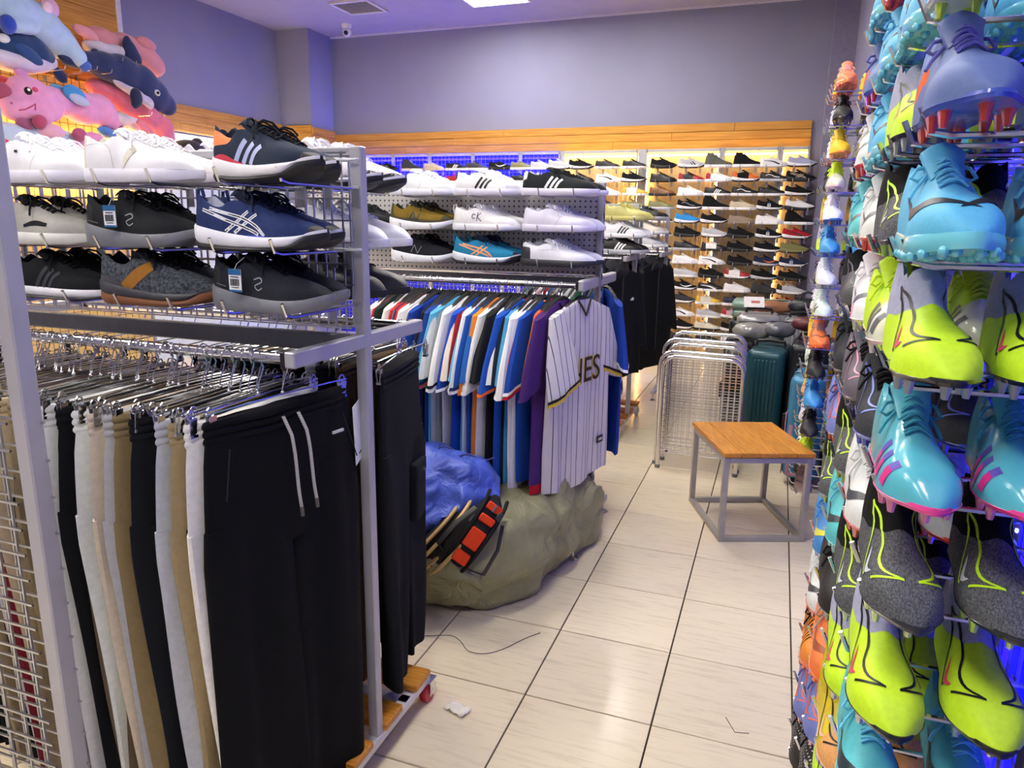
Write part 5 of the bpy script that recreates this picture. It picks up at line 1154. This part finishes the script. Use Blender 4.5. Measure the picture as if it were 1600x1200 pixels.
def duffel(loc, r, color, label, rz=0, L=.34, strap=True, shiny=.35, name='handbag'):
    t = thing(name, loc, label, 'bag', None, (0, 0, rz)); R = []; rnd = random.Random(int(loc[0]*1000+loc[1]*77))
    for i in range(13):
        u = i/12; x = (u-.5)*L; e = (1-abs(2*u-1)**3.2)**.5 if 0 < i < 12 else .15
        R.append([(x, r*e*cos(a)*(1+.08*sin(3*a+i)+.05*rnd.uniform(-1, 1)), r+r*.95*e*sin(a)*(1+.07*sin(2*a+i*.8))) for a in [2*pi*k/18 for k in range(18)]])
    part('body', MB().loft(R), mat(color, shiny, .2, .25, 18, .6), t)
    part('zip', MB().box((0, 0, r*1.97), (L*.7, .012, .006)), BLACKP, t)
    if strap:
        for sy in (-1, 1): part('handle', MB().tube([(-L*.22, sy*r*.5, r*1.75), (-L*.16, sy*r*.35, r*2.5), (0, sy*r*.3, r*2.75), (L*.16, sy*r*.35, r*2.5), (L*.22, sy*r*.5, r*1.75)], .007, 6), BLACKP, t)
    return t
t = case('suitcase', (-.10, 5.5, 0), (.30, .28, .80), '9a9a9c', 'plastic-wrapped silver suitcase with a white label on top', .05, 5, rough=.15, metal=.4)
part('paper_label', MB().box((0, -.152, .78), (.16, .004, .04)), mat('e4e2dc', .6), t, False)
duffel((-.13, 5.16, .70), .062, '8c8a84', 'crumpled silver bag on the black and teal suitcases', .1, .26, shiny=.15, strap=False)
duffel((.05, 5.10, .735), .055, '6a6a70', 'crumpled dark grey bag on the teal suitcase', .2, .2, shiny=.2, strap=False)
duffel((-.02, 5.86, .81), .05, '9a6a4c', 'brown handbag on the grey suitcase', .1, .34, strap=False)
duffel((.2, 5.86, .81), .045, '3a2c26', 'dark brown handbag on the grey suitcase', -.1, .22, strap=False)
duffel((.22, 5.6, .84), .06, '23262a', 'black bag on the silver grey suitcase', 0, .26)
duffel((.22, 5.0, .80), .05, '5a2a2e', 'dark red bag on the tall black suitcase', 0, .22, strap=False)
t = thing('price_card', (-.14, 5.46, .93), 'white card with pink print standing on the silver suitcase', 'card', rot=(-.5, 0, .2)); part('card', MB().box((0, 0, 0), (.14, .003, .08)), mat('ece4e2', .6), t, False); part('print', MB().box((.01, -.002, .0), (.06, .002, .018)), mat('b86a5c', .6), t, False)
# ================================================================== SACKS AND BACKPACKS
SACK = mat('8c8a66', .40, 0, .14, 7, .8, kind='crinkle', bscale=9); BSACK = mat('4a60c0', .30, 0, .16, 8, .85, kind='crinkle', bscale=10)
def sack(name, spine, label, m, nseed, n=110, amp=.03, fl=0.0, cat='sack'):
    """spine: (x, y, z, half width, half height)"""
    t = thing(name, (spine[0][0], spine[0][1], 0), label, cat); o = Vector((spine[0][0], spine[0][1], 0)); R = []; S = []
    N = 80; rnd = random.Random(nseed*7+1); CR = []
    for q in range(26):
        s_ = spine[1+rnd.randrange(len(spine)-2)]; dv = Vector((rnd.uniform(-1, 1), rnd.uniform(-1.2, .4), rnd.uniform(-.2, 1))).normalized(); c = Vector(s_[:3])+Vector((dv.x*s_[3], dv.y*s_[3], dv.z*s_[4])); n_ = Vector((rnd.uniform(-1, 1), rnd.uniform(-1, 1), rnd.uniform(-1, 1))).cross(dv).normalized(); CR.append((c, n_, rnd.choice((1, 1, -1))*rnd.uniform(.014, .030), rnd.uniform(.010, .026), rnd.uniform(.10, .2)))
    for i in range(N+1):
        u = i/N*(len(spine)-1); S.append([cr([(k, s[j]) for k, s in enumerate(spine)], u) for j in range(5)])
    for i in range(N+1):
        a = Vector(S[min(i+1, N)][:2]+[0])-Vector(S[max(i-1, 0)][:2]+[0]); a.normalize(); nrm = Vector((a.y, -a.x, 0)); x, y, z, w, h = S[i]; ring = []
        for k in range(n):
            th = 2*pi*k/n; c, s_ = cos(th), sin(th)
            p = Vector((x, y, z))+nrm*w*math.copysign(abs(c)**.8, c)+Vector((0, 0, h*math.copysign(abs(s_)**.85, s_)))
            d = noise.noise(p*5+Vector((nseed, 0, 0)))*amp*1.6+(.5-abs(noise.noise(p*6+Vector((0, nseed, 3)))))*amp*1.5+(.5-abs(noise.noise(p*15+Vector((nseed, 4, 1)))))*amp*.45+(.3-abs(noise.noise(p*30+Vector((2, nseed, 1)))))*amp*.22
            for c_, n_, a_, w_, r_ in CR:
                e = p-c_; l2 = e.length_squared
                if l2 < 4*r_*r_: d += a_*math.exp(-abs(e.dot(n_))/w_)*math.exp(-l2/(r_*r_))
            d += .008*sin(th*8+i*.09+5*noise.noise(p*4))*abs(sin(th*1.5+i*.05))
            out = (p-Vector((x, y, z))).normalized(); p = p+out*d*min(1, min(w, h)/.1)
            p.z = max(p.z, .004+fl); ring.append(p-o)
        R.append(ring)
    part('body', MB().loft(R), m, t, True, 75); return t
gs = sack('sack', [(-1.40, 2.28, .10, .06, .09), (-1.26, 2.36, .14, .17, .15), (-1.08, 2.50, .17, .235, .19), (-.99, 2.70, .17, .24, .19), (-.92, 2.90, .17, .20, .19), (-.85, 3.10, .16, .14, .17), (-.84, 3.26, .14, .11, .12), (-.84, 3.34, .12, .03, .04)], 'large khaki woven plastic sack slumped on the floor under the jerseys', SACK, 2, amp=.032)
# folded mouth of the khaki sack
R = []
for i in range(15):
    u = i/14; R.append([Vector((-1.27+.34*u+.02*sin(u*9), 2.17+.10*u-.03*sin(pi*u)+.012*cos(k*1.1+i), .25+.05*sin(u*4)-.085*v+.010*sin(u*20+v*5)))-gs.location+Vector((0, -.03*sin(pi*v), 0)) for k, v in enumerate([q/6 for q in range(7)])])
fl_ = MB().loft(R, closed=False); o = part('folded_mouth', fl_, SACK, gs); md = o.modifiers.new('th', 'SOLIDIFY'); md.thickness = .006
part('printed_letters', MB().box((-1.14-gs.location.x, 2.155-gs.location.y, .20), (.05, .004, .028), rot=Matrix.Rotation(.3, 3, 'Z')), mat('22242a', .6), gs, False)
bs = sack('sack', [(-1.52, 2.42, .30, .06, .12), (-1.40, 2.44, .33, .17, .20), (-1.26, 2.47, .35, .205, .215), (-1.12, 2.50, .38, .17, .165), (-1.02, 2.52, .41, .13, .10), (-.965, 2.54, .42, .10, .035)], 'shiny blue plastic sack lying on top of the khaki sack', BSACK, 9, amp=.035, fl=.15)
R = []
for i in range(13):
    u = i/12; a0 = Vector((-.97, 2.42, .455)).lerp(Vector((-1.27, 2.24, .22)), u); R.append([a0+Vector((-.12*v, .02-.02*v+.035*sin(pi*v), .11*v*(1-.3*u)+.012*sin(u*17+v*4)))-bs.location for v in [q/6 for q in range(7)]])
o = part('mouth_flap', MB().loft(R, closed=False), BSACK, bs); md = o.modifiers.new('th', 'SOLIDIFY'); md.thickness = .004
b = MB(); b.tube([Vector((-1.22+.25*u, 2.50+.02*sin(u*9), .575-.02*u+.012*sin(u*14)))-bs.location for u in [i/14 for i in range(15)]], .004, 5); part('hem_stitching', b, mat('24306c', .6), bs)
def pad_pack(loc, rot, color, edge, label, w=.085, h=.30, d=.14, panels=None, name='backpack'):
    t = thing(name, loc, label, 'backpack', None, rot); m = mat(color, .75, 0, .15, 60, .3, bscale=300)
    rr = []
    for i in range(13):
        u = i/12; z = (u-.5)*h; e = max(.18, (1-abs(2*u-1)**3)**.5); bend = .035*(1-(2*u-1)**2)
        rr.append([(w/2*e*math.copysign(abs(cos(a))**.6, cos(a))+bend*0, d/2*e*math.copysign(abs(sin(a))**.6, sin(a))-bend, z) for a in [2*pi*k/20 for k in range(20)]])
    part('body', MB().loft(rr), m, t)
    for sx in (-1, 1): part('piping', MB().tube([(sx*w*.40, -d/2*max(.18, (1-abs(2*u-1)**3)**.5)-.035*(1-(2*u-1)**2)-.002, (u-.5)*h) for u in [i/14 for i in range(15)]], .0075, 6), mat(edge, .7), t)
    if panels:
        for z0, hh in ((-.095, .045), (-.015, .075), (.065, .03), (.115, .03)): part('red_panel', MB().box((0, -d/2-.035*(1-(z0/h*2)**2)-.004, z0), (w*.60, .012, hh), bev=.004), mat(panels, .7, 0, .08, 60, .2), t)
        for sx in (-.05, .05): part('strap', MB().tube([(sx, -d/2, -.12), (sx*2.0, -d/2-.05, -.10), (sx*1.8, -d/2-.06, 0), (sx*1.2, -d/2-.03, .08)], .010, 6, flat=.35), BLACKP, t)
        part('buckle', MB().box((.03, -d/2-.045, .10), (.022, .012, .03), bev=.003), mat('2c2c30', .35), t)
    part('zip_pull', MB().box((0, -d/2-.03, h*.36), (.006, .006, .03)), mat('9a9a9e', .3, .8), t, False); return t
pad_pack((-1.12, 2.28, .30), (-.35, .78, .25), '1c1b1c', 'b89a66', 'black backpack with tan piping, nearest the blue sack')
pad_pack((-1.065, 2.29, .315), (-.35, .72, .25), '2a2624', 'c4a670', 'dark backpack with tan piping, middle of the spilled three')
pad_pack((-.985, 2.32, .335), (-.35, .62, .3), '222226', '1c1c1e', 'black backpack with red panels and straps lying on the khaki sack', w=.10, h=.32, panels='d8401e')
# ================================================================== LITTER
t = thing('paper_scrap', (-.806, 1.776, .002), 'crumpled white paper scrap on the floor near the red caster', 'paper'); b = MB(); rnd = random.Random(3); gr = [[Vector(((i-3)*.013, (j-2)*.011, max(0, .006+.006*rnd.uniform(-1, 1)))) for j in range(5)] for i in range(7)]
b.loft(gr, closed=False); o = part('sheet', b, mat('e4e0d6', .7), t, True, 25); o.rotation_euler = (0, 0, -.3); md = o.modifiers.new('th', 'SOLIDIFY'); md.thickness = .0008
t = thing('wire_scrap', (-.9, 2.12, .0025), 'thin dark wire lying across the pale floor tiles', 'wire')
_w = ((-1.16, 2.09), (-1.08, 2.105), (-1.0, 2.14), (-.95, 2.12), (-.90, 2.075), (-.84, 2.08), (-.79, 2.13), (-.74, 2.22), (-.70, 2.275))
part('strand', MB().tube([Vector((cr([(i, p[0]) for i, p in enumerate(_w)], k/5)+.9, cr([(i, p[1]) for i, p in enumerate(_w)], k/5)-2.12, 0)) for k in range(41)], .0012, 5), mat('3a3a40', .5), t)
t = thing('thread', (.02, 1.98, .002), 'bent dark thread on the floor tile right of the aisle centre', 'thread'); part('strand', MB().tube([(-.05, .06, 0), (-.02, .0, .0), (.02, .01, 0)], .001, 4), mat('3a3836', .6), t)
# ================================================================== PLUSH TOYS on the left wall
TX = -5.62
def T(px, py, dx=0): return at(px, py, 'X', TX+dx)
def S(r): return r*6.3/F
def blobs(name, balls, m, parent, vox=.018, stuff=False):
    """one continuous soft body: overlapping balls fused by a voxel remesh; balls: (px, py, dx, r_along, r_up, r_depth, angle)"""
    b = MB(); o0 = parent.location
    for px, py, dx, ra, ru, rd, an in balls:
        rot = Matrix(((0, 0, 1), (1, 0, 0), (0, 1, 0))) ; rr = Matrix.Rotation(-math.radians(an), 3, 'X')
        q = MB().ball((0, 0, 0), (S(rd), S(ra)*1.25, S(ru)), 20, 14); b.add([rr @ Vector(v)+T(px, py, dx)-o0 for v in q.v], q.f)
    o = part(name, b, m, parent); r = o.modifiers.new('fuse', 'REMESH'); r.mode = 'VOXEL'; r.voxel_size = vox; r.use_smooth_shade = True
    s_ = o.modifiers.new('soft', 'SMOOTH'); s_.iterations = 22; s_.factor = .5; return o
PL = lambda c: mat(c, .95, 0, .12, 14, .5, bscale=120, sheen=.3)
def toy(label, px, py, name='plush_toy'): return thing(name, T(px, py), label, 'plush toy', 'plush toys on the left wall')
def small(nm, px, py, dx, ra, ru, rd, an, c, parent, m=None):
    rr = Matrix.Rotation(-math.radians(an), 3, 'X'); q = MB().ball((0, 0, 0), (S(rd), S(ra)*1.25, S(ru)), 14, 10)
    b = MB(); b.add([rr @ Vector(v)+T(px, py, dx)-parent.location for v in q.v], q.f); return part(nm, b, m or PL(c), parent)
t = toy('light blue plush unicorn with starry blue feet, topmost at the left edge', 50, 40)
blobs('body', [(55, 38, 0, 34, 30, 30, 20), (10, 12, .05, 34, 30, 30, 0), (88, 62, 0, 24, 24, 24, 40), (105, 72, .05, 15, 17, 16, 40), (122, 90, .08, 12, 14, 13, 40), (40, 42, .16, 16, 11, 12, 0), (24, 40, .2, 12, 11, 11, 0)], PL('a8c4ea'), t)
small('foot', 12, 38, .24, 8, 12, 10, 0, '2c48b8', t); small('foot', 133, 103, .1, 7, 9, 8, 40, '4a68c0', t); small('ear', 78, 12, .1, 11, 13, 6, 30, 'dcaed2', t); small('inner_ear', 74, 13, .13, 6, 9, 4, 30, 'f0cfe6', t)
t = toy('navy and white plush orca at the left edge under the blue unicorn', 40, 75)
blobs('body', [(10, 72, .02, 36, 28, 26, 10), (45, 80, .02, 26, 24, 22, 25), (68, 92, 0, 16, 15, 16, 35)], PL('1d3a66'), t)
blobs('belly', [(10, 95, .05, 40, 13, 24, 4), (50, 100, .05, 24, 11, 20, 0), (76, 95, .02, 12, 11, 12, 35)], PL('c8c0dc'), t)
small('eye_patch', 6, 60, .14, 7, 6, 4, 0, 'dfe2ee', t); small('flipper', 45, 85, .15, 17, 9, 6, 25, '28487c', t)
t = toy('salmon pink plush dolphin lying on top beside the wood panel', 190, 70)
blobs('body', [(160, 65, -.08, 26, 20, 22, 14), (195, 75, -.08, 26, 22, 24, 14), (225, 90, -.06, 22, 22, 22, 25), (240, 102, -.04, 17, 18, 18, 40)], PL('d08c98'), t)
blobs('belly', [(155, 78, -.0, 24, 13, 18, 10), (185, 84, -.0, 22, 12, 18, 10)], PL('c4bcd2'), t)
blobs('flipper', [(128, 48, .04, 14, 9, 9, 15), (142, 55, .04, 12, 9, 9, 30)], PL('d894a2'), t); small('tail_fin', 228, 68, .02, 16, 9, 8, 10, 'd08890', t)
t = toy('navy blue plush shark with raised fin, sloping down to the right', 190, 110)
blobs('body', [(140, 97, .07, 24, 15, 14, 8), (165, 104, .08, 26, 21, 20, 14), (192, 114, .08, 28, 26, 24, 22), (220, 130, .08, 28, 27, 26, 38), (240, 147, .08, 24, 24, 23, 42), (258, 162, .08, 18, 16, 18, 45), (116, 94, .04, 22, 13, 11, 0), (98, 84, .03, 8, 12, 6, 60), (94, 118, .03, 9, 16, 6, -50)], PL('28345e'), t)
blobs('belly', [(232, 160, .19, 11, 9, 9, 50), (218, 150, .19, 14, 8, 9, 40), (196, 138, .13, 22, 6, 10, 22)], PL('b8b2d0'), t)
blobs('dorsal_fin', [(208, 92, .08, 15, 18, 8, 25), (203, 78, .08, 11, 16, 7, 25), (197, 63, .08, 6, 12, 6, 25)], PL('222c52'), t); blobs('flipper', [(213, 152, .28, 10, 17, 8, -5), (211, 164, .28, 7, 8, 6, 0)], PL('1c2444'), t); small('rear_fin', 150, 84, .09, 7, 7, 4, 20, '28345e', t)
small('eye', 246, 145, .31, 4.2, 4.5, 3, 40, 'c8c8d0', t); small('pupil', 247, 145, .33, 2, 2.4, 2, 40, '1c1c24', t)
t = toy('pink plush unicorn with dark eye and blue wings, lying in the middle', 90, 160)
blobs('body', [(45, 150, .12, 28, 26, 26, 10), (25, 170, .16, 20, 17, 20, 10), (85, 158, .08, 26, 20, 22, 10), (125, 168, .06, 28, 24, 24, 14), (155, 172, .06, 24, 23, 23, 30), (178, 192, .08, 11, 12, 12, 40), (85, 176, .2, 16, 11, 12, -40), (70, 186, .24, 10, 10, 10, -40)], PL('d694c4'), t)
for q in (('foot', 62, 190, .28, 8, 9, 8, -30, 'a8486e'), ('foot', 38, 193, .2, 10, 8, 8, 20, '9a5a86'), ('ear', 35, 118, .12, 10, 7, 6, 30, 'c488bc'), ('wing', 117, 148, .2, 15, 12, 6, 20, '3f86c8'), ('wing', 90, 138, .12, 9, 5, 6, 10, '5a96c8'), ('wing_tip', 124, 156, .22, 13, 7, 5, 15, 'a8b4dc'), ('eye', 44, 142, .36, 4.5, 5, 3, 10, '141418'), ('eye_glint', 45, 140, .39, 1.6, 1.8, 1.2, 0, 'f4f4f8'), ('cheek_star', 55, 140, .35, 3.6, 3.4, 1.6, 0, 'c84a78'), ('horn', 5, 143, .16, 9, 12, 7, -30, '9a4a6a'), ('mane', 4, 126, .08, 14, 6, 8, 10, 'b8404a'), ('nostril', 18, 161, .36, 1.6, 1.8, 1.2, 0, 'b0608c'), ('hoof', 187, 201, .1, 5, 5, 8, 40, '7a548c')): small(q[0], *q[1:8], q[8], t)
b = MB(); b.tube([T(px, py, .37)-t.location for px, py in ((30, 172), (40, 171), (50, 166), (55, 162), (55, 172))], .006, 5); part('mouth_stitch', b, mat('a0486e', .8), t)
t = toy('coral pink plush dolphin with white belly, lower right of the pile', 220, 175)
blobs('body', [(160, 140, -.04, 24, 16, 18, 10), (190, 158, -.02, 26, 24, 24, 30), (222, 180, 0, 24, 25, 25, 30), (250, 200, .02, 20, 22, 22, 40), (262, 214, .02, 11, 13, 14, 50)], PL('cc6c86'), t)
blobs('belly', [(190, 186, .10, 18, 12, 12, 10), (210, 194, .1, 12, 12, 10, 20)], PL('d0c0d0'), t); blobs('flipper', [(222, 196, .2, 12, 9, 6, 30), (234, 207, .2, 9, 8, 5, 50)], PL('d4788f'), t); small('eye', 263, 218, .12, 3, 3, 3, 0, '9a3c5c', t)
t = toy('pale blue plush toy lying lowest at the left edge', 50, 215)
blobs('body', [(15, 215, .14, 30, 20, 22, 5), (60, 218, .12, 34, 24, 24, 5), (95, 222, .1, 24, 18, 20, 0)], PL('b4c4e2'), t); small('flower_patch', 8, 222, .34, 5, 4, 2, 0, 'c83a5c', t); small('pink_foot', 80, 205, .24, 16, 10, 10, 0, 'd8a4c4', t)
t = toy('small pink plush leg with sparkly foot above the white sneakers', 140, 222)
blobs('leg', [(150, 222, .16, 18, 14, 13, 20), (125, 222, .18, 10, 20, 12, 0), (165, 228, .14, 16, 10, 12, 20)], PL('d088b8'), t); small('sparkly_foot', 124, 210, .24, 8, 9, 9, 0, 'a8547c', t)
t = toy('blue plush foot between the pink unicorn and coral dolphin', 168, 207)
blobs('foot', [(165, 206, .08, 14, 9, 10, 10), (175, 210, .06, 8, 8, 9, 0)], PL('4a7cc8'), t)
for i, (px, py) in enumerate(((80, 108), (130, 108), (215, 178), (60, 205), (190, 205), (170, 95))):
    p = T(px, py); bracket((LX+.16, p.y, p.z-.03), pi/2, 'wire prong holder carrying the plush toys, %s one' % ordn(i), .40, .14, 'toy holders')
bracket((LX+.03, 6.05, 2.05), pi/2, 'wire prong holder carrying the small dark plush toy', .45, .14, 'toy holders')
t = thing('plush_toy', (-5.7, 6.05, 2.14), 'small dark plush toy seen over the white sneakers by the lit panel', 'plush toy'); part('body', MB().ball((0, 0, 0), (.12, .2, .09)).ball((0, .12, .05), .07), PL('2c2a2a'), t)
# bottom line of the report: repeated labels
for k, v in _LAB.items():
    if v > 1 or len(k.split()) > 16 or len(k.split()) < 4: print('DUP', v, len(k.split()), k)
